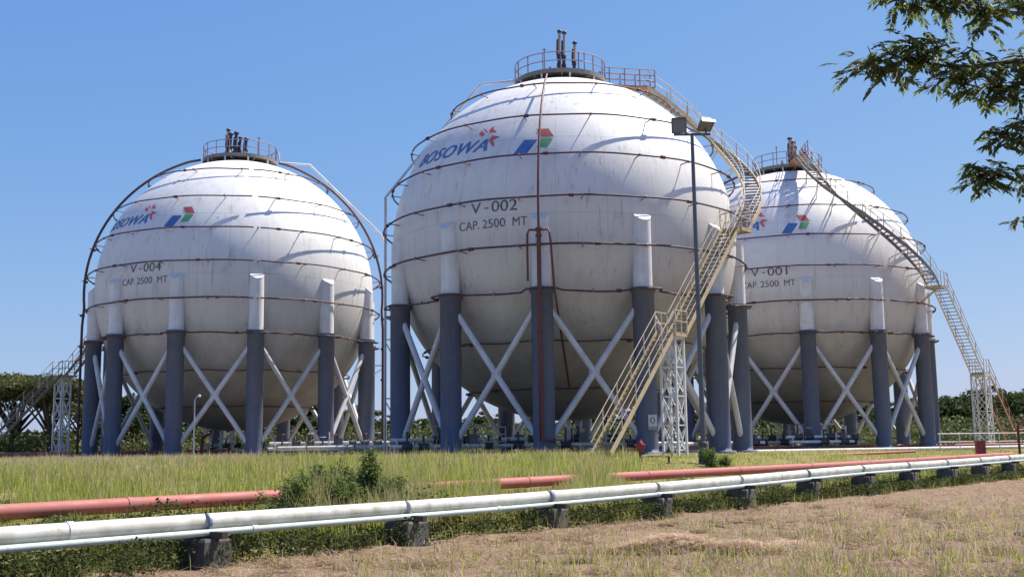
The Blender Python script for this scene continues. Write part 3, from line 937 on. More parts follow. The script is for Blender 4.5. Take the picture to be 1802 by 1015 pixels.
# piers under the pipeline
names = ['first', 'second', 'third', 'fourth', 'fifth', 'sixth', 'seventh', 'eighth', 'ninth', 'tenth', 'eleventh', 'twelfth']
def line_at(t):
    """point on the white pipeline at distance t along its direction from the first pier"""
    P = np.array([(p.x, p.y, p.z) for p in WQ])
    tt = (P[:, 0] - W0[0]) * WD[0] + (P[:, 1] - W0[1]) * WD[1]
    return [float(np.interp(t, tt, P[:, i])) for i in range(3)]
rzp = math.atan2(WD[1], WD[0])
for k in range(12):
    t = -1.55 + 4.32 * k
    x, y, z = line_at(t)
    x += 0.05; y -= 0.04
    zb = float(gz(x, y)) - .12
    top = z - .127 - .10
    w = 0.40 + 0.14 * random.random()
    rt_ = thing('pipe_support', '%s concrete pipe support from the left under the white pipeline' % names[k], 'pipe support', (x, y, zb), 'concrete supports under the white pipeline')
    rt_.rotation_euler = (0, 0, rzp)
    mb = MB()
    hh = top - zb
    a, b = w / 2, .25 + .06 * random.random()
    V = [(-a * 1.15, -b * 1.1, 0), (a * 1.15, -b * 1.1, 0), (a * 1.15, b * 1.1, 0), (-a * 1.15, b * 1.1, 0), (-a, -b, hh - .04), (a, -b, hh - .04), (a, b, hh - .04), (-a, b, hh - .04),
         (-a + .03, -b + .03, hh), (a - .03, -b + .03, hh), (a - .03, b - .03, hh), (-a + .03, b - .03, hh)]
    F = [(3, 2, 1, 0), (8, 9, 10, 11)]
    for o_ in (0, 4):
        F += [(o_ + i, o_ + (i + 1) % 4, o_ + 4 + (i + 1) % 4, o_ + 4 + i) for i in range(4)]
    mb.add(V, F).build('pier', 'concrete', rt_)
    MB().bar((0, -.45, hh + .05), (0, .42, hh + .05), .10, .096).build('saddle_beam', 'bark_dark', rt_)
    MB().tube([(-.018, 0, hh + .227), (.018, 0, hh + .227)], .131, 16).build('pipe_clamp', 'clamp_blue' if k in (0, 2, 5) else 'pipe_white', rt_)

# ------------------------------------------------------------------ floodlight mast
ml = thing('floodlight_mast', 'tall grey floodlight mast with two lamp heads in front of the stair', 'light pole', (7.79, 47.0, float(gz(7.79, 47)) - .05))
MB().tube([(0, 0, 0), (0, 0, 14.0)], [.115, .075], 12).build('mast', 'mast_grey', ml)
MB().lathe([(.22, 0), (.22, .9), (.19, .98), (.13, 1.0)], seg=14).build('base', 'concrete', ml)
MB().bar((-.78, 0, 14.0), (.78, 0, 14.0), .09, .09).build('crossarm', 'mast_grey', ml)
def flood(x, tilt, yaw):
    mb = MB()
    # tapered housing: big front frame, small back
    f, bk, d = .30, .19, .32
    V = [(-f, 0, -f), (f, 0, -f), (f, 0, f), (-f, 0, f), (-bk, d, -bk), (bk, d, -bk), (bk, d, bk), (-bk, d, bk)]
    mb.add(V, [(7, 6, 5, 4), (0, 4, 5, 1), (1, 5, 6, 2), (2, 6, 7, 3), (3, 7, 4, 0), (0, 1, 2, 3)])
    for a, b in (((-f, -.01, f), (f, -.01, f)), ((-f, -.01, -f), (f, -.01, -f)), ((-f, -.01, -f), (-f, -.01, f)), ((f, -.01, -f), (f, -.01, f))):
        mb.bar(a, b, .05, .05, (0, 1, 0))
    mb.bar((-f - .02, -.06, f + .03), (f + .02, -.06, f + .03), .16, .02)
    o = mb.build('lamp_head', 'lamp_housing', ml)
    o.location = (x, -.05, 14.38)
    o.rotation_euler = (rad(tilt), 0, rad(yaw))
    g_ = MB().box((0, -.012, 0), (.54, .012, .54)).build('lamp_glass', 'lamp_dark', o)
    MB().bar((x, 0, 14.0), (x, .08, 14.3), .07, .07).build('lamp_bracket', 'mast_grey', ml)
flood(-.55, 12, -8)
flood(.60, 58, 15)

# ------------------------------------------------------------------ small things in the yard
# area lamp by the left tank
lp = thing('yard_lamp', 'thin pale yard lamp post in front of the left tank', 'lamp post', (-20.5, 73.0, 0))
MB().tube([(0, 0, 0), (0, 0, 3.75)], [.055, .04], 8).build('post', 'brace_white', lp)
MB().tube([(0, 0, 3.7), (.10, 0, 3.95), (.26, 0, 4.02)], .022, 6).build('arm', 'brace_white', lp)
MB().lathe([(.03, .12), (.10, .05), (.12, 0), (.08, -.06), (.03, -.08)], (.28, 0, 3.98), 12).build('lamp_shade', 'white_steel', lp)

# hydrant with a cross pipe beside the red pipeline
hy = thing('fire_hydrant', 'red topped hydrant standpipe left of the floodlight mast', 'hydrant', (5.14, 46.5, -.55))
hy.scale = (.85, .85, .92)
MB().tube([(0, 0, 0), (0, 0, .85)], .07, 10).build('standpipe', 'ring_red', hy)
mb = MB().lathe([(.10, .80), (.15, .84), (.15, .95), (.20, 1.0), (.18, 1.16), (.09, 1.24), (.06, 1.34)], seg=14)
mb.tube([(-.26, 0, 1.05), (.26, -.06, 1.05)], .075, 10)
mb.build('hydrant_head', 'valve_red', hy)
MB().tube([(0, 0, .10), (2.6, .3, .14)], .055, 8).build('feed_pipe', 'ring_red', hy)
hv = thing('gate_valve', 'small dark red valve on the hydrant feed pipe under the white lattice tower', 'valve', (6.3, 46.6, -.42))
MB().lathe([(.16, -.1), (.10, .0), (.12, .1), (.07, .18), (.04, .2), (.04, .42)], seg=12).build('valve_body', 'ring_red', hv)
MB().tube([(.0 + .11 * math.cos(a), .11 * math.sin(a), .40) for a in np.linspace(0, 2 * math.pi, 13)[:-1]], .022, 6, closed=True).build('handwheel', 'valve_red', hv)
MB().bar((-.11, 0, .40), (.11, 0, .40), .02, .02).build('wheel_spoke', 'valve_red', hv)

# notice on a column of the middle tank
a_c = ROT + 45
pc = pol(RC + .63, a_c)
sg = thing('notice_sign', 'small pale notice with a round symbol on a blue column of the middle tank', 'sign', (T2[0] + pc.x, T2[1] + pc.y, 1.24))
sg.rotation_euler = (0, 0, rad(a_c - 18))
MB().box((0, 0, .36), (.44, .02, .74)).build('panel', 'sign_white', sg)
MB().box((0, -.013, .06), (.44, .008, .16)).build('panel_band', 'clamp_blue', sg)
MB().tube([(.10 * math.cos(a), -.014, .44 + .14 * math.sin(a)) for a in np.linspace(0, 2 * math.pi, 21)[:-1]], .022, 6, closed=True).build('symbol', 'column_blue', sg)

# red hose cabinet and railing at the right
cb = thing('hose_cabinet', 'bright red fire hose cabinet beside the right lattice tower', 'cabinet', (27.75, 68.0, float(gz(27.75, 68)) - .02))
mb = MB().box((0, 0, .62), (.50, .36, 1.0))
for x in (-.2, .2):
    mb.box((x, 0, .07), (.06, .3, .14))
mb.bar((-.29, 0, 1.15), (.29, 0, 1.15), .44, .05)
mb.build('body', 'valve_red', cb)
MB().box((.0, -.187, .62), (.44, .012, .88)).build('door', 'valve_red', cb)
MB().box((.16, -.20, .64), (.03, .03, .14)).build('handle', 'valve_dark', cb)
rl = thing('pipe_railing', 'low white pipe railing in front of the trees at the right', 'railing', (27.6, 74.0, 0))
for k in range(8):
    MB().tube([(1.35 * k, .15 * k, -.1), (1.35 * k, .15 * k, .95)], .032, 6).build('railing_post', 'white_steel', rl)
for hz in (.94, .42):
    MB().tube([(-.1, 0, hz), (10.2, 1.1, hz)], .035, 6).build('handrail', 'white_steel', rl)
rv = thing('fire_monitor', 'dark red fire monitor stand at the right edge by the railing', 'fire monitor', (30.2, 68.3, -.45))
MB().tube([(0, 0, 0), (0, 0, 1.75)], .075, 10).build('standpipe', 'ring_red', rv)
mb = MB().tube([(-.3, 0, 1.5), (.3, 0, 1.5)], .07, 8)
mb.tube([(0, 0, 1.7), (.1, -.1, 1.95), (.55, -.3, 2.12)], [.09, .08, .05], 8)
mb.build('nozzle', 'valve_red', rv)
MB().tube([(-.0 + .16 * math.cos(a), -.16, .85 + .16 * math.sin(a)) for a in np.linspace(0, 2 * math.pi, 13)[:-1]], .022, 6, closed=True).build('handwheel', 'valve_dark', rv)
rv2 = thing('fire_monitor', 'red fire monitor on the ground under the left tank', 'fire monitor', (-22.6, 82.6, 0))
MB().tube([(0, 0, 0), (0, 0, 1.3)], .10, 10).build('standpipe', 'valve_red', rv2)
mb = MB().tube([(0, 0, 1.25), (.12, -.1, 1.5), (.75, -.3, 1.8)], [.12, .11, .07], 8)
mb.build('nozzle', 'valve_red', rv2)
MB().box((0, 0, .3), (.5, .4, .5)).build('valve_box', 'valve_red', rv2)
rv3 = thing('valve_stand', 'red valve with handwheel on the pipe under the left tank', 'valve', (-20.6, 82.6, 0))
MB().lathe([(.25, 0), (.2, .3), (.28, .45), (.15, .6), (.06, .65), (.06, 1.0)], seg=12).build('valve_body', 'valve_red', rv3)
MB().tube([(.24 * math.cos(a), .24 * math.sin(a), .98) for a in np.linspace(0, 2 * math.pi, 17)[:-1]], .03, 6, closed=True).build('handwheel', 'valve_red', rv3)
MB().bar((-.24, 0, .98), (.24, 0, .98), .03, .03).build('wheel_spoke', 'valve_red', rv3)

# white guard rail and valve skids under the tanks
gr = thing('guard_rail', 'white guard rail around the pumps under the middle tank', 'railing', (-2.35, 66.0, 0))
for x in (0, .62, 1.24, 1.86):
    MB().box((x, 0, .85), (.06, .06, 1.6)).build('railing_post', 'white_steel', gr)
for z_ in (1.62, 1.2, .78):
    MB().tube([(0, -.05, z_), (1.86, -.05, z_)], .04, 6).build('rail', 'white_steel', gr)
def valve_skid(loc, rz, label, seed):
    rr_ = random.Random(seed)
    root = thing('valve_skid', label, 'valves', loc, 'valve skids under the tanks')
    root.rotation_euler = (0, 0, rz)
    MB().box((0, 0, .12), (4.4, 1.0, .24)).build('plinth', 'concrete', root)
    for y, z_ in ((-.25, .55), (.25, .9)):
        MB().tube([(-2.6, y, z_), (2.6, y, z_)], .11, 10).build('pipe', 'white_steel', root)
    for x in (-1.7, -.8, .1, .95, 1.75):
        y, z_ = ((-.25, .55) if rr_.random() < .5 else (.25, .9))
        mb = MB().tube([(x - .22, y, z_), (x + .22, y, z_)], .20, 12)
        for dx in (-.25, .25):
            mb.tube([(x + dx - .03, y, z_), (x + dx + .03, y, z_)], .25, 12)
        hgt = z_ + .55 + .4 * rr_.random()
        mb.tube([(x, y, z_), (x, y, hgt)], .06, 8)
        v = mb.build('valve', 'valve_dark', root)
        MB().tube([(x + .19 * math.cos(a), y + .19 * math.sin(a), hgt) for a in np.linspace(0, 2 * math.pi, 13)[:-1]], .025, 6, closed=True).build('handwheel', 'valve_red' if rr_.random() < .3 else 'white_steel', v)
    for x in (-2.2, -1.25, 1.35, 2.2):
        h = .8 + .9 * rr_.random()
        MB().tube([(x, .1, .24), (x, .1, h)], .05, 6).build('standpipe', 'white_steel' if rr_.random() < .6 else 'valve_dark', root)
    MB().box((2.0, .2, .85), (.5, .4, .7)).build('junction_box', 'lamp_housing', root)
valve_skid((1.9, 63.5, 0), .1, 'dark valves and white pipes under the middle tank beside the stair foot', 3)
valve_skid((-1.6, 68.6, 0), -.12, 'dark valve group under the middle tank behind the guard rail', 5)
valve_skid((7.4, 66.5, 0), .35, 'dark valve group under the middle tank behind its white lattice tower', 6)
valve_skid((-13.6, 75.5, 0), .05, 'dark valves and pipes at the right foot of the left tank', 8)
valve_skid((-21.5, 88, 0), 0, 'valve group far under the left tank', 9)
valve_skid((18.8, 87, 0), .1, 'dark valve group under the right tank', 12)
valve_skid((25.5, 92, 0), -.2, 'white valve group far back under the right tank', 14)

valve_skid((-4.2, 62.6, 0), .2, 'valve group between the left front columns of the middle tank', 21)
valve_skid((-9.5, 79.0, 0), .3, 'valve group on the ground in the gap right of the left tank', 22)
valve_skid((14.6, 76.5, 0), .5, 'valve group between the middle tank and the right tank', 23)
valve_skid((21.5, 80.0, 0), .35, 'valve group in front of the right tank columns behind the white pipe', 24)
# ------------------------------------------------------------------ vegetation helpers
def blades(P, H, Wd, lean, heading=None, r=rng):
    """bent tapering blades as triangles"""
    n = len(P)
    if heading is None:
        heading = r.uniform(0, 2 * np.pi, n)
    face = r.uniform(0, np.pi, n)
    sx, sy = np.cos(face) * Wd / 2, np.sin(face) * Wd / 2
    lx, ly = np.cos(heading) * lean, np.sin(heading) * lean
    V = np.zeros((n, 5, 3))
    V[:, 0] = P + np.stack([-sx, -sy, np.zeros(n)], 1)
    V[:, 1] = P + np.stack([sx, sy, np.zeros(n)], 1)
    mid = P + np.stack([lx * .35, ly * .35, H * .58], 1)
    V[:, 2] = mid + np.stack([-sx * .8, -sy * .8, np.zeros(n)], 1)
    V[:, 3] = mid + np.stack([sx * .8, sy * .8, np.zeros(n)], 1)
    V[:, 4] = P + np.stack([lx, ly, H], 1)
    base = (np.arange(n) * 5)[:, None]
    T = np.stack([np.array([0, 1, 3]) + base, np.array([0, 3, 2]) + base, np.array([2, 3, 4]) + base], 1).reshape(-1, 3)
    return V.reshape(-1, 3), T
def leaves(C, size, nrm=None, aspect=.5, r=rng, droop=0.0):
    """small pointed leaf faces (two triangles) around centres C with random directions"""
    n = len(C)
    d = r.normal(size=(n, 3)); d[:, 2] = d[:, 2] * .6 - droop
    d /= np.linalg.norm(d, axis=1)[:, None]
    e = r.normal(size=(n, 3))
    w = np.cross(d, e); w /= np.linalg.norm(w, axis=1)[:, None]
    s = size[:, None]
    V = np.stack([C - d * s * .5, C + w * s * aspect * .5 - d * s * .05, C + d * s * .5, C - w * s * aspect * .5 - d * s * .05], 1)
    base = (np.arange(n) * 4)[:, None]
    T = np.stack([np.array([0, 1, 2]) + base, np.array([0, 2, 3]) + base], 1).reshape(-1, 3)
    return V.reshape(-1, 3), T
def joinVT(parts):
    Vs, Ts, o = [], [], 0
    for V, T_ in parts:
        Vs.append(V); Ts.append(T_ + o); o += len(V)
    return np.concatenate(Vs), np.concatenate(Ts)
def vnoise(x, y, s, z=0.0):
    return np.array([noise.noise(Vector((a * s, b * s, z))) for a, b in zip(x, y)])
def sample(n, px0, px1, y0, y1):
    """points in the wedge the camera sees, denser near it"""
    px = rng.uniform(px0, px1, n)
    y = y0 * (y1 / y0) ** rng.uniform(0, 1, n)
    return (px - 901) / 1989 * y, y, px

# ------------------------------------------------------------------ grass
x, y, px = sample(290000, -90, 1890, 17, 85)
s, t = s_of(x, y), t_of(x, y)
d2 = np.hypot(x - T2[0], y - T2[1]); d4 = np.hypot(x - T4[0], y - T4[1]); d1 = np.hypot(x - T1[0], y - T1[1])
# a thick stand right behind the white pipeline
te = rng.uniform(1.5, 17.5, 15000); se = rng.uniform(.55, 4.1, 15000)
xe, ye = W0[0] + WD[0] * te + WN[0] * se, W0[1] + WD[1] * te + WN[1] * se
pe = 901 + 1989 * xe / ye
oke = ((pe > 470) & (pe < 885)) | ((pe > 975) & (pe < 1095)) | (rng.random(15000) < .35)
x, y, px = np.concatenate([x, xe[oke]]), np.concatenate([y, ye[oke]]), np.concatenate([px, pe[oke]])
s, t = s_of(x, y), t_of(x, y)
d2 = np.hypot(x - T2[0], y - T2[1]); d4 = np.hypot(x - T4[0], y - T4[1]); d1 = np.hypot(x - T1[0], y - T1[1])
nz = vnoise(x, y, .35)
nz2 = vnoise(x, y, 1.1, 5.0)
yard = (d2 < 9.8) | (d4 < 9.8) | (d1 < 9.8)
front = (px > 1150) & (s > 15)
keep = ((s > 2.4) | ((t > 1.5) & (s > .55))) & ~(yard & (rng.uniform(size=len(x)) > .10)) & ~((s < 4.0) & (rng.uniform(size=len(x)) < .2)) & (rng.uniform(size=len(x)) < .62 + nz2)
keep &= ~(front & (rng.uniform(size=len(x)) < .6))
x, y, px, s, nz, nz2 = x[keep], y[keep], px[keep], s[keep], nz[keep], nz2[keep]
n = len(x)
tall = np.interp(s, [.5, 1.6, 3.2, 5.2, 7, 12, 16, 40], [.42, .36, .26, .20, .34, .34, .24, .22])
tall = np.where((px > 1120), tall * np.interp(s, [0, 5, 8, 14], [.9, .75, .42, .42]), tall)
# lush clumps that swallow the red pipe
tall += .58 * ((px > 500) & (px < 875)) * (s < 7) * np.interp(s, [.5, 2, 3, 7], [.3, .6, 1, 1]) * np.clip((px - 480) / 60, 0, 1) + .55 * np.exp(-((px - 1035) / 50.) ** 2) * (s < 6.5) + .2 * np.exp(-((px - 1600) / 60.) ** 2) * (s < 6.5)
H = tall * (0.65 + 0.6 * rng.random(n)) * (1 + .7 * nz + .45 * nz2)
H = np.clip(H, .06, 1.1)
P = np.stack([x, y, gz(x, y) - .03], 1)
Wd = .005 + .00046 * y
straw = rng.random(n) < np.clip(.22 + .45 * (px < 470) * np.clip((s - 9) / 14, 0, 1) + .15 * nz2 + .25 * ((px > 820) & (s > 13)) , 0.05, .85)
V, T = blades(P[~straw], H[~straw], Wd[~straw], H[~straw] * .45 * rng.random((~straw).sum()))
tag(tri_object('tall_grass', 'grass_green', V, T), 'yellow green tall grass covering the bank below the tanks', 'grass', kind='stuff')
V, T = blades(P[straw], H[straw] * (1.0 + .55 * rng.random(straw.sum()) ** 3), Wd[straw] * .8, H[straw] * .35 * rng.random(straw.sum()))
tag(tri_object('seeding_grass', 'grass_straw', V, T), 'straw coloured dry grass stalks among the green grass on the bank', 'grass', kind='stuff')

# dry straw on the near strip: thin scatter, thick drifts and little raked clumps
x, y, px = sample(150000, -60, 1900, 12.5, 60)
s = s_of(x, y)
nz = vnoise(x, y, .55, 2.0) + .6 * vnoise(x, y, 2.2, 3.0)
k = (s < -.3) & (rng.uniform(size=len(x)) < .28 + 1.25 * nz)
x, y = x[k], y[k]
lift = .03 * rng.random(len(x))
# clumps
nc = 260
ccx, ccy, _ = sample(nc, 250, 1900, 12.9, 30)
kk = s_of(ccx, ccy) < -.9
ccx, ccy = ccx[kk], ccy[kk]
cr = .10 + .28 * rng.random(len(ccx)) ** 2
m_ = 120
gx_ = np.repeat(ccx, m_) + np.repeat(cr, m_) * rng.normal(size=len(ccx) * m_) * .75
gy_ = np.repeat(ccy, m_) + np.repeat(cr, m_) * rng.normal(size=len(ccx) * m_) * .5
gl_ = np.repeat(cr, m_) * .32 * rng.random(len(ccx) * m_)
x, y, lift = np.concatenate([x, gx_]), np.concatenate([y, gy_]), np.concatenate([lift, gl_])
n = len(x)
P = np.stack([x, y, gz(x, y) + .02 + lift], 1)
ln = .08 + .24 * rng.random(n) ** 1.4
V, T = blades(P, ln * (-.05 + .5 * rng.random(n) ** 2), (.005 + .00042 * y) * (.6 + .8 * rng.random(n)), ln)
tag(tri_object('cut_straw', 'straw_litter', V, T), 'cut dry straw lying on the brown ground in the foreground', 'straw', kind='stuff')
# green tufts re-growing at the lower right
x, y, px = sample(110000, 400, 1900, 12.8, 34)
s = s_of(x, y)
nz = vnoise(x, y, 1.5, 9.0)
den = np.clip(np.interp(y, [13, 17, 22, 34], [.85, .65, .28, .06]) * np.interp(px, [400, 900, 1300, 1900], [.05, .45, .9, 1.0]), 0, 1)
k = (s < -1.0) & (rng.uniform(size=len(x)) < den * np.clip(.38 + 2.6 * nz, 0, 1))
x, y = x[k], y[k]
n = len(x)
P = np.stack([x, y, gz(x, y) - .01], 1)
H = .05 + .20 * rng.random(n) ** 1.5
dryb = rng.random(n) < .36
V, T = blades(P[~dryb], H[~dryb], (.005 + .0005 * y)[~dryb], (H * .7 * rng.random(n))[~dryb])
tag(tri_object('stubble_grass', 'grass_green', V, T), 'short green grass growing back through the straw at lower right', 'grass', kind='stuff')
V, T = blades(P[dryb], H[dryb] * 1.3, (.006 + .0005 * y)[dryb], (H * 1.1 * rng.random(n))[dryb])
tag(tri_object('dry_stubble', 'straw_pale', V, T), 'pale dry grass stubble standing among the green tufts at lower right', 'grass', kind='stuff')

# heap of raked straw
hp = thing('straw_heap', 'loose heap of raked pale straw on the dry ground in the foreground', 'straw heap', (2.55, 18.6, -1.25))
parts = []
for cx, cy, rx, ry, hh, nn in ((0, 0, .85, .5, .26, 2600), (1.0, -.35, .7, .4, .16, 1500), (-.6, -.2, .5, .3, .14, 700), (1.9, .1, .5, .35, .10, 500)):
    rr = np.sqrt(rng.random(nn)); aa = rng.uniform(0, 2 * np.pi, nn)
    Px = cx + rr * np.cos(aa) * rx; Py = cy + rr * np.sin(aa) * ry
    Pz = hh * (1 - rr ** 2) * rng.random(nn) ** .5 + .01
    ln = .14 + .3 * rng.random(nn)
    V, T = blades(np.stack([Px, Py, Pz], 1), ln * (.25 * rng.random(nn) - .06), np.full(nn, .015), ln)
    parts.append((V, T))
V, T = joinVT(parts)
o = tri_object('straw', 'straw_pale', V, T); o.parent = hp
mb = MB().lathe([(.80, -.05), (.65, .08), (.35, .17), (.02, .21)], (0, 0, 0), 16)
oc = mb.build('straw_core', 'straw_pale', hp); oc.scale = (1, .6, 1)
# scattered pale stones and scraps on the ground
for i, (sx, sy, sz) in enumerate(((9.0, 20.4, .17), (6.15, 17.2, .11), (10.6, 22.6, .09))):
    bm = bmesh.new()
    bmesh.ops.create_icosphere(bm, subdivisions=2, radius=1)
    for v in bm.verts:
        v.co *= 1 + .35 * noise.noise(v.co * 1.3 + Vector((i * 7, 0, 0)))
        v.co.z *= .5
    me = bpy.data.meshes.new('stone'); bm.to_mesh(me); bm.free()
    me.materials.append(MATS['concrete'])
    o = place(me, 'stone', None, (sx, sy, float(gz(sx, sy)) + .02), i * 1.3)
    o.scale = (sz, sz, sz)
    tag(o, ['largest pale stone lying in the dry grass at right', 'small pale stone near the bottom of the dry strip', 'smallest stone on the dry strip at far right'][i], 'stone', 'stones on the dry strip')

# ------------------------------------------------------------------ undergrowth along the pipeline
parts, stems = [], MB()
n = 2900
tt = -9 + 70 * rng.random(n) ** 1.5
ss = rng.uniform(-.42, 2.3, n) - .9 * rng.random(n) * (tt < -3.0)
hh = np.where(ss < .5, .40, .60) * (.55 + .7 * rng.random(n))
cx = W0[0] + WD[0] * tt + WN[0] * ss; cy = W0[1] + WD[1] * tt + WN[1] * ss
hh *= np.clip(1 + .9 * vnoise(cx, cy, .5, 3.0), .35, 1.6)
# keep clear of the pipe itself
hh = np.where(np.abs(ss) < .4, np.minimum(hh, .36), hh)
hh = np.where((ss > .5) & (tt > 5), hh * .55, hh)
cz = gz(cx, cy)
per = 44
for a in range(per):
    rr = .20 * np.sqrt(rng.random(n)); aa = rng.uniform(0, 2 * np.pi, n)
    C = np.stack([cx + rr * np.cos(aa), cy + rr * np.sin(aa), cz + hh * rng.random(n) ** .7], 1)
    parts.append(leaves(C, (.028 + .045 * rng.random(n)) * (1 + .010 * cy), aspect=.55))
V, T = joinVT(parts)
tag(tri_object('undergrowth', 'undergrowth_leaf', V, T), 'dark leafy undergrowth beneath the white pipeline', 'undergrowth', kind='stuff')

# rank grass growing up through the undergrowth
n = 16000
tt = -9 + 70 * rng.random(n) ** 1.4
ss = rng.uniform(-.5, 2.2, n) - .9 * rng.random(n) * (tt < -3.0)
x = W0[0] + WD[0] * tt + WN[0] * ss; y = W0[1] + WD[1] * tt + WN[1] * ss
k = rng.random(n) < .35 + 1.3 * vnoise(x, y, .8, 6.0)
x, y, ss = x[k], y[k], ss[k]
n = len(x)
H = (.16 + .30 * rng.random(n)) * np.where(np.abs(ss) < .35, .8, 1.0)
V, T = blades(np.stack([x, y, gz(x, y) - .02], 1), H, .006 + .00045 * y, H * .8 * rng.random(n))
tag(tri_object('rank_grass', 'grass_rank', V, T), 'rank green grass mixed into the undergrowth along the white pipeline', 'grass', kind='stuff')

# upright weeds between the two pipelines
def weed(loc, h, spread, nst, label, lsize=.095):
    root = thing('leafy_weed', label, 'weed', loc, 'leafy weeds along the pipelines')
    mb = MB(); parts = []
    for k in range(nst):
        a = random.uniform(0, 2 * math.pi); l = spread * random.random()
        hh_ = h * random.uniform(.6, 1.0)
        p0 = Vector((random.uniform(-.12, .12) * spread * 2, random.uniform(-.12, .12), -.05))
        p1 = p0 + Vector((math.cos(a) * l * .5, math.sin(a) * l * .5, hh_ * .55)); p2 = p0 + Vector((math.cos(a) * l, math.sin(a) * l, hh_))
        mb.tube([p0, p1, p2], [.010, .008, .003], 5)
        m_ = int(110 * hh_ / .8) + 30
        u = rng.random(m_) ** .75
        C = np.array([(p0.lerp(p1, q / .5) if q < .5 else p1.lerp(p2, (q - .5) / .5))[:] for q in u])
        C += rng.normal(size=(m_, 3)) * np.array([.13, .13, .05]) * (1.3 - u)[:, None]
        parts.append(leaves(C, lsize * (1.25 - .6 * u) * (.7 + .6 * rng.random(m_)), aspect=.5))
    mb.build('stem', 'undergrowth_leaf', root)
    V, T = joinVT(parts)
    o = tri_object('foliage', 'weed_leaf', V, T); o.parent = root
WEEDS = [(-4.55, 23.2, .72, .5, 9, 'bushy weed hiding the end of the red pipe, leftmost of its clump'), (-4.05, 23.2, .80, .45, 8, 'weed just right of the leftmost weed in the clump'),
         (-3.62, 23.3, .86, .4, 8, 'broad weed in the middle of the clump behind the white pipeline'), (-3.30, 22.9, .74, .4, 7, 'weed left of the tallest upright weed'),
         (-2.98, 23.6, 1.22, .16, 8, 'tallest upright weed of the clump behind the white pipeline'), (-2.62, 23.2, .80, .35, 7, 'weed right of the tallest upright weed'),
         (-2.28, 23.4, .84, .22, 5, 'thin weed at the right end of the clump'), (-3.8, 24.6, .95, .25, 6, 'weed at the back of the clump with a narrow top'),
         (-9.2, 20.3, .40, .35, 7, 'low weed over the red pipe at the left edge'), (-7.9, 20.0, .30, .35, 6, 'small weed on the red pipe near the left edge'), (5.2, 35.4, .42, .35, 7, 'weed growing over the red pipe below the hydrant'),
         (7.95, 46.2, .75, .4, 7, 'green weed at the foot of the floodlight mast'), (8.6, 46.6, .5, .4, 6, 'low weed right of the floodlight mast foot'), (-1.7, 23.2, .55, .4, 6, 'low weed between the tall clump and the bare red pipe'),
         (-4.3, 24.3, .85, .5, 8, 'loose weed behind the leftmost weeds of the clump'), (-3.3, 24.4, .9, .5, 8, 'loose weed behind the tallest upright weed'), (-2.5, 24.5, .7, .5, 7, 'loose low weed behind the right end of the clump')]
for (x, y, h, sp, ns, lb) in WEEDS:
    weed((x, y, float(gz(x, y))), h * (1.3 if -5 < x < -1.5 else 1.1), sp * 1.25, int(ns * 2.1), lb)

# ------------------------------------------------------------------ background trees
def limb(mb, a, b, r0, r1, bend, n=5):
    a, b = Vector(a), Vector(b)
    pts, rr = [], []
    for k in range(n + 1):
        u = k / n
        p = a.lerp(b, u) + Vector(bend) * math.sin(math.pi * u)
        pts.append(p); rr.append(r0 + (r1 - r0) * u)
    mb.tube(pts, rr, 7)
def tree(loc, h, w, label, mat='tree_leaf', seed=0, lobes=9, dens=1.0, leaf=.34, flat=False, trunk_h=.35, name='background_tree', group='trees behind the tanks'):
    r = random.Random(seed); rg = np.random.default_rng(seed)
    root = thing(name, label, 'tree', loc, group)
    mb = MB()
    th = h * trunk_h
    limb(mb, (0, 0, -.3), (r.uniform(-.3, .3), r.uniform(-.3, .3), th), .035 * h, .026 * h, (r.uniform(-.2, .2), 0, 0))
    parts = []
    for k in range(lobes):
        a = 2 * math.pi * (k + r.random() * .8) / lobes
        q = math.sqrt(r.random()) if k else 0
        lx, ly = math.cos(a) * q * w * .5, math.sin(a) * q * w * .5
        lz = h * ((.86 - .10 * q * q - (.30 * r.random() if r.random() < .3 else 0)) if flat else (.84 - .42 * q * q) * r.uniform(.75, 1.0))
        lr = w * (r.uniform(.15, .24))
        limb(mb, (0, 0, th * r.uniform(.75, 1)), (lx, ly, lz - lr * .2), .018 * h, .004 * h, (r.uniform(-.4, .4), r.uniform(-.4, .4), r.uniform(0, .5)))
        # each lobe holds many small clumps, each clump a tuft of leaves
        nc = int(34 * dens)
        d = rg.normal(size=(nc, 3)); d /= np.linalg.norm(d, axis=1)[:, None]
        rad_ = lr * (.35 + .75 * rg.random(nc) ** .6)
        cc = np.array([lx, ly, lz]) + d * rad_[:, None] * np.array([1.15, 1.15, .42 if flat else .72])
        for c in cc:
            m_ = int(r.uniform(10, 26))
            C = c + rg.normal(size=(m_, 3)) * np.array([.26, .26, .15]) * (h / 8)
            parts.append(leaves(C, leaf * (.5 + .8 * rg.random(m_)), aspect=.6, r=rg))
    mb.build('trunk', 'bark_dark', root)
    V, T = joinVT(parts)
    o = tri_object('crown', mat, V, T); o.parent = root
    return root
def bgx(px, y): return (px - 901) / 1989 * y
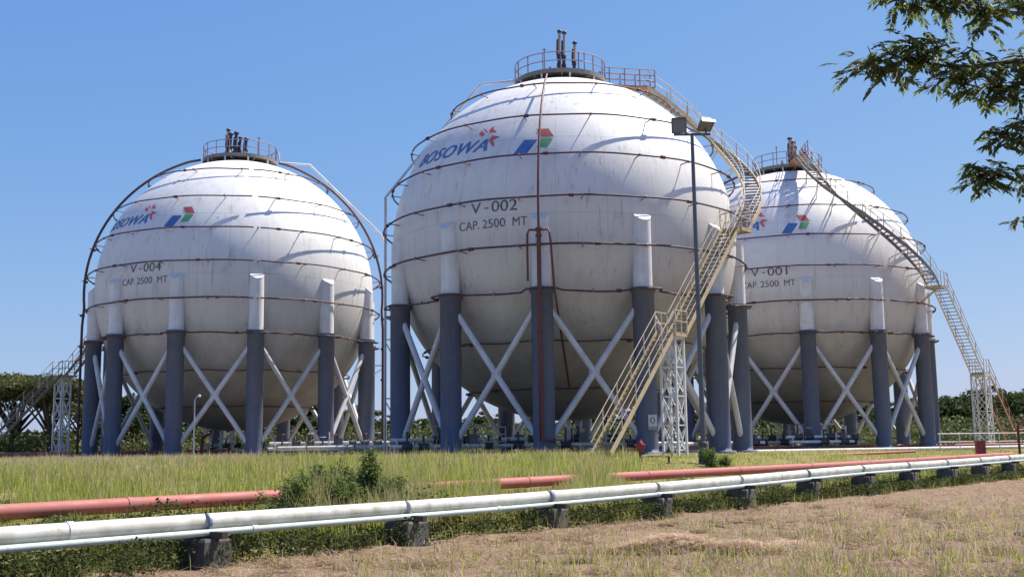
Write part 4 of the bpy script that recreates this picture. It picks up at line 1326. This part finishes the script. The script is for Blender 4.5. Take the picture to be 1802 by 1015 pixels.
TREES = [(-70, 112, 8.0, 8.5, 1, 'flat topped tree at the far left edge, cut by the frame'), (28, 106, 8.3, 8.0, 1, 'flat topped tree behind the left stair, left of its trunked neighbour'),
         (92, 104, 8.1, 7.0, 1, 'spreading tree with a forked dark trunk left of the left tank'), (150, 118, 7.6, 7, 1, 'tree partly hidden by the leftmost blue column'),
         (238, 110, 7.2, 7, 0, 'tree seen between the first columns of the left tank'), (290, 122, 5.8, 7, 0, 'low dense tree seen under the left tank, left half'), (372, 118, 5.6, 7, 0, 'dense tree seen under the middle of the left tank'),
         (470, 122, 5.4, 7, 0, 'tree seen under the right half of the left tank'), (560, 116, 5.6, 6.5, 0, 'tree seen between the right columns of the left tank'), (625, 120, 5.2, 6, 0, 'tree behind the rightmost columns of the left tank'),
         (690, 132, 4.4, 7, 0, 'low tree in the gap between the left and middle tanks'), (765, 126, 4.2, 7, 0, 'low tree seen behind the left columns of the middle tank'), (850, 128, 4.4, 7, 0, 'low tree seen under the middle tank, left half'),
         (940, 128, 4.6, 7, 0, 'low tree seen under the centre of the middle tank'), (1040, 126, 4.6, 7, 0, 'low tree seen behind the stair foot'), (1130, 126, 4.8, 7, 0, 'tree behind the sign column of the middle tank'), (1215, 124, 5.0, 7, 0, 'tree behind the floodlight mast'),
         (1330, 130, 5.6, 8, 0, 'dark tree seen under the left part of the right tank'), (1415, 132, 5.6, 8, 0, 'dark tree seen under the middle of the right tank'), (1500, 130, 5.8, 8, 0, 'dark tree seen under the right half of the right tank'),
         (1585, 132, 6.2, 8, 0, 'dark tree seen between the right columns of the right tank'), (1665, 136, 7.2, 7.5, 0, 'dense dark tree just right of the right tank'), (1712, 142, 7.6, 8, 0, 'dense dark tree behind the right lattice tower'),
         (1768, 138, 7.4, 7.5, 0, 'dense dark tree right of the right lattice tower'), (1815, 140, 8.4, 8, 0, 'taller dark tree at the right edge of the picture')]
for i, (px, Y, h, w, fl, lb) in enumerate(TREES):
    tree((bgx(px, Y), Y, -.1), h, w, lb, 'tree_leaf_olive' if fl else 'tree_leaf', 40 + i, 17 if fl else 13, 1.7 if fl else 1.1, .34 if fl else .40, bool(fl), .30 if fl else .22)
# scrub below the trees
parts = []
n = 2600
pxs = rng.uniform(-150, 1950, n); ys = rng.uniform(100, 128, n)
hx = bgx(pxs, ys); hh = rng.uniform(1.0, 3.0, n)
for a in range(26):
    C = np.stack([hx + rng.normal(size=n) * .8, ys + rng.normal(size=n) * .6, hh * rng.random(n)], 1)
    parts.append(leaves(C, .2 + .3 * rng.random(n), aspect=.6))
V, T = joinVT(parts)
tag(tri_object('scrub', 'tree_leaf_olive', V, T), 'low green scrub along the edge of the yard under the trees', 'scrub', kind='stuff')

# far belt of woodland closing the horizon
parts = []
n = 3200
pxs = rng.uniform(-300, 2150, n); ys = rng.uniform(175, 215, n)
hx = bgx(pxs, ys)
top = 3.4 + 1.6 * vnoise(hx, ys, .06, 4.0) + 1.2 * vnoise(hx, ys, .25, 8.0)
for a in range(22):
    C = np.stack([hx + rng.normal(size=n) * 1.4, ys + rng.normal(size=n), top * rng.random(n) ** .7], 1)
    parts.append(leaves(C, .6 + .6 * rng.random(n), aspect=.7))
V, T = joinVT(parts)
tag(tri_object('distant_wood', 'tree_leaf', V, T), 'far dark belt of woodland behind the yard', 'wood', kind='stuff')

# ------------------------------------------------------------------ overhanging tree at the right
ot = thing('overhanging_tree', 'near tree with feathery leaves reaching into the top right corner', 'tree', (9.2, 11.8, -1.25))
O = Vector((9.2, 11.8, -1.25))
mb = MB()
limb(mb, (0, 0, -.2), (-.2, 0, 3.6), .22, .16, (.1, 0, 0), 6)
def W(px, py, Y=11.0):
    d = fw + rt2 * ((px - 901) / FPX) + up2 * ((507.5 - py) / FPX)
    d = d / d.y * Y
    return Vector((0, 0, CAM_H)) + d - O
BR = [  # limbs that hang over the view, each a list of points (world metres, from the trunk outwards)
    ([(-.2, 0, 3.3), (-2.2, -.5, 4.6), W(1830, 100), W(1740, 115), W(1660, 118), W(1590, 100), W(1530, 110)], .045),
    ([(-.2, 0, 3.4), (-2.0, -.6, 5.6), W(1850, 30, 10.8), W(1770, 22, 10.8), W(1700, 8, 10.8), W(1625, -12, 10.8)], .040),
    ([(-.2, 0, 3.0), (-2.4, -.5, 3.9), W(1840, 292, 11.2), W(1780, 300, 11.2), W(1730, 296, 11.2)], .022),
    ([(-.2, 0, 3.1), (-2.4, -.4, 4.2), W(1850, 215, 11.1), W(1795, 230, 11.1), W(1762, 240, 11.1)], .022),
    ([(-.2, 0, 3.6), (.8, 1.2, 5.4), (1.6, 2.2, 6.6)], .06), ([(-.2, 0, 3.6), (.9, -1.2, 5.2), (2.2, -1.8, 6.2)], .06), ([(-.2, 0, 3.6), (-.6, .8, 5.6), (-1.0, 1.6, 7.0)], .06)]
lv = []
def leaflet(p, d, w, L, wd):
    n_ = d.cross(w)
    return [p, p + d * (L * .45) + w * (wd * .5), p + d * L - n_ * (L * .08), p + d * (L * .45) - w * (wd * .5)]
LV, LT = [], []
def compound(p, d, L, rr_):
    """pinnate leaf: a drooping stalk with pairs of leaflets"""
    side = d.cross(Vector((0, 0, 1)))
    if side.length < .05: side = Vector((1, 0, 0))
    side.normalize()
    npair = rr_.randint(5, 7)
    q = Vector(p); dd = d.copy()
    tilt = rr_.uniform(-.5, .5)
    sd_ = side * math.cos(tilt) + Vector((0, 0, 1)) * math.sin(tilt)
    for k in range(npair + 1):
        q = q + dd * (L / npair)
        dd = (dd + Vector((0, 0, -.10))).normalized()
        for sg_ in ((-1, 1) if k < npair else (0,)):
            ld = (dd * .75 + sd_ * (sg_ * .75) + Vector((0, 0, -.32 + rr_.uniform(-.15, .15)))).normalized()
            w_ = ld.cross(Vector((rr_.uniform(-.4, .4), rr_.uniform(-.4, .4), 1))).normalized()
            V_ = leaflet(q, ld, w_, rr_.uniform(.07, .10), rr_.uniform(.028, .04))
            o_ = len(LV)
            LV.extend([v[:] for v in V_]); LT.append((o_, o_ + 1, o_ + 2)); LT.append((o_, o_ + 2, o_ + 3))
ro = random.Random(5)
def spray(p, n_, spread=.16, L=.24, out=None):
    n_ = int(n_ * 2.0)
    spread *= 1.25
    for _ in range(n_):
        a = ro.uniform(0, 2 * math.pi)
        d = Vector((math.cos(a), math.sin(a) * .8, ro.uniform(-.55, .45)))
        if out is not None: d = d + out * .6
        d.normalize()
        q = p + Vector((ro.gauss(0, spread), ro.gauss(0, spread * 1.4), ro.gauss(-spread * .1, spread * .75)))
        compound(q, d, L * ro.uniform(.7, 1.15), ro)
        if ro.random() < .6: mb.tube([p, p.lerp(q, .5) + Vector((0, 0, .02)), q], [.006, .005, .003], 4)
for bi, (pts, r0) in enumerate(BR):
    pts = [Vector(p) for p in pts]
    n_ = len(pts)
    Q = []
    for a, b in zip(pts[:-1], pts[1:]):
        Q += [a.lerp(b, k / 4) for k in range(4)]
    Q.append(pts[-1])
    for _ in range(2):
        Q = [Q[0]] + [(Q[i - 1] + Q[i] * 2 + Q[i + 1]) / 4 for i in range(1, len(Q) - 1)] + [Q[-1]]
    mb.tube(Q, [max(.005, r0 * (1.25 if bi < 4 else 2.2) * (1 - i / len(Q)) ** 1.3) for i in range(len(Q))], 7)
    L_ = len(Q)
    if bi == 0:
        for (px, py, n2, sp) in ((1505, 122, 5, .05), (1535, 105, 8, .07), (1565, 92, 9, .08), (1590, 105, 9, .08), (1600, 78, 8, .08), (1625, 105, 9, .08), (1650, 90, 7, .08), (1665, 125, 8, .07), (1690, 125, 7, .06), (1715, 140, 8, .07), (1745, 150, 9, .08),
                                 (1770, 160, 8, .07), (1795, 150, 9, .08), (1800, 105, 9, .09), (1730, 118, 6, .06), (1560, 125, 7, .07), (1690, 95, 4, .05), (1785, 125, 8, .08), (1830, 120, 12, .12), (1850, 90, 12, .12)):
            spray(W(px, py), n2, sp, .17)
    elif bi == 1:
        for (px, py, n2, sp) in ((1575, -2, 4, .04), (1610, -4, 7, .06), (1640, -3, 7, .06), (1680, 6, 7, .05), (1725, 8, 7, .05), (1735, 28, 7, .05), (1760, 5, 7, .06), (1790, -5, 8, .08), (1830, 0, 10, .1), (1700, -25, 10, .12), (1620, -30, 9, .1), (1560, -35, 6, .08)):
            spray(W(px, py, 10.8), n2, sp, .17)
    elif bi == 2:
        for (px, py, n2, sp) in ((1712, 298, 7, .05), (1735, 305, 8, .06), (1755, 308, 6, .05), (1785, 300, 2, .03), (1722, 318, 6, .05), (1840, 300, 8, .1)):
            spray(W(px, py, 11.2), n2, sp, .16)
    elif bi == 3:
        for (px, py, n2, sp) in ((1752, 240, 5, .04), (1775, 235, 6, .05), (1795, 245, 7, .06), (1800, 215, 6, .05), (1840, 230, 8, .1)):
            spray(W(px, py, 11.1), n2, sp, .16)
    else:
        for k in range(30):
            p = Q[-1].lerp(Q[len(Q) // 2], ro.random() * .8) + Vector((ro.gauss(0, .8), ro.gauss(0, .8), ro.gauss(0, .4)))
            spray(p, 8, .3, .24)
spray(W(1812, 388, 11.2), 5, .04, .15)
mb.build('trunk', 'bark', ot)
o = tri_object('crown', 'spray_leaf', np.array(LV), np.array(LT)); o.parent = ot
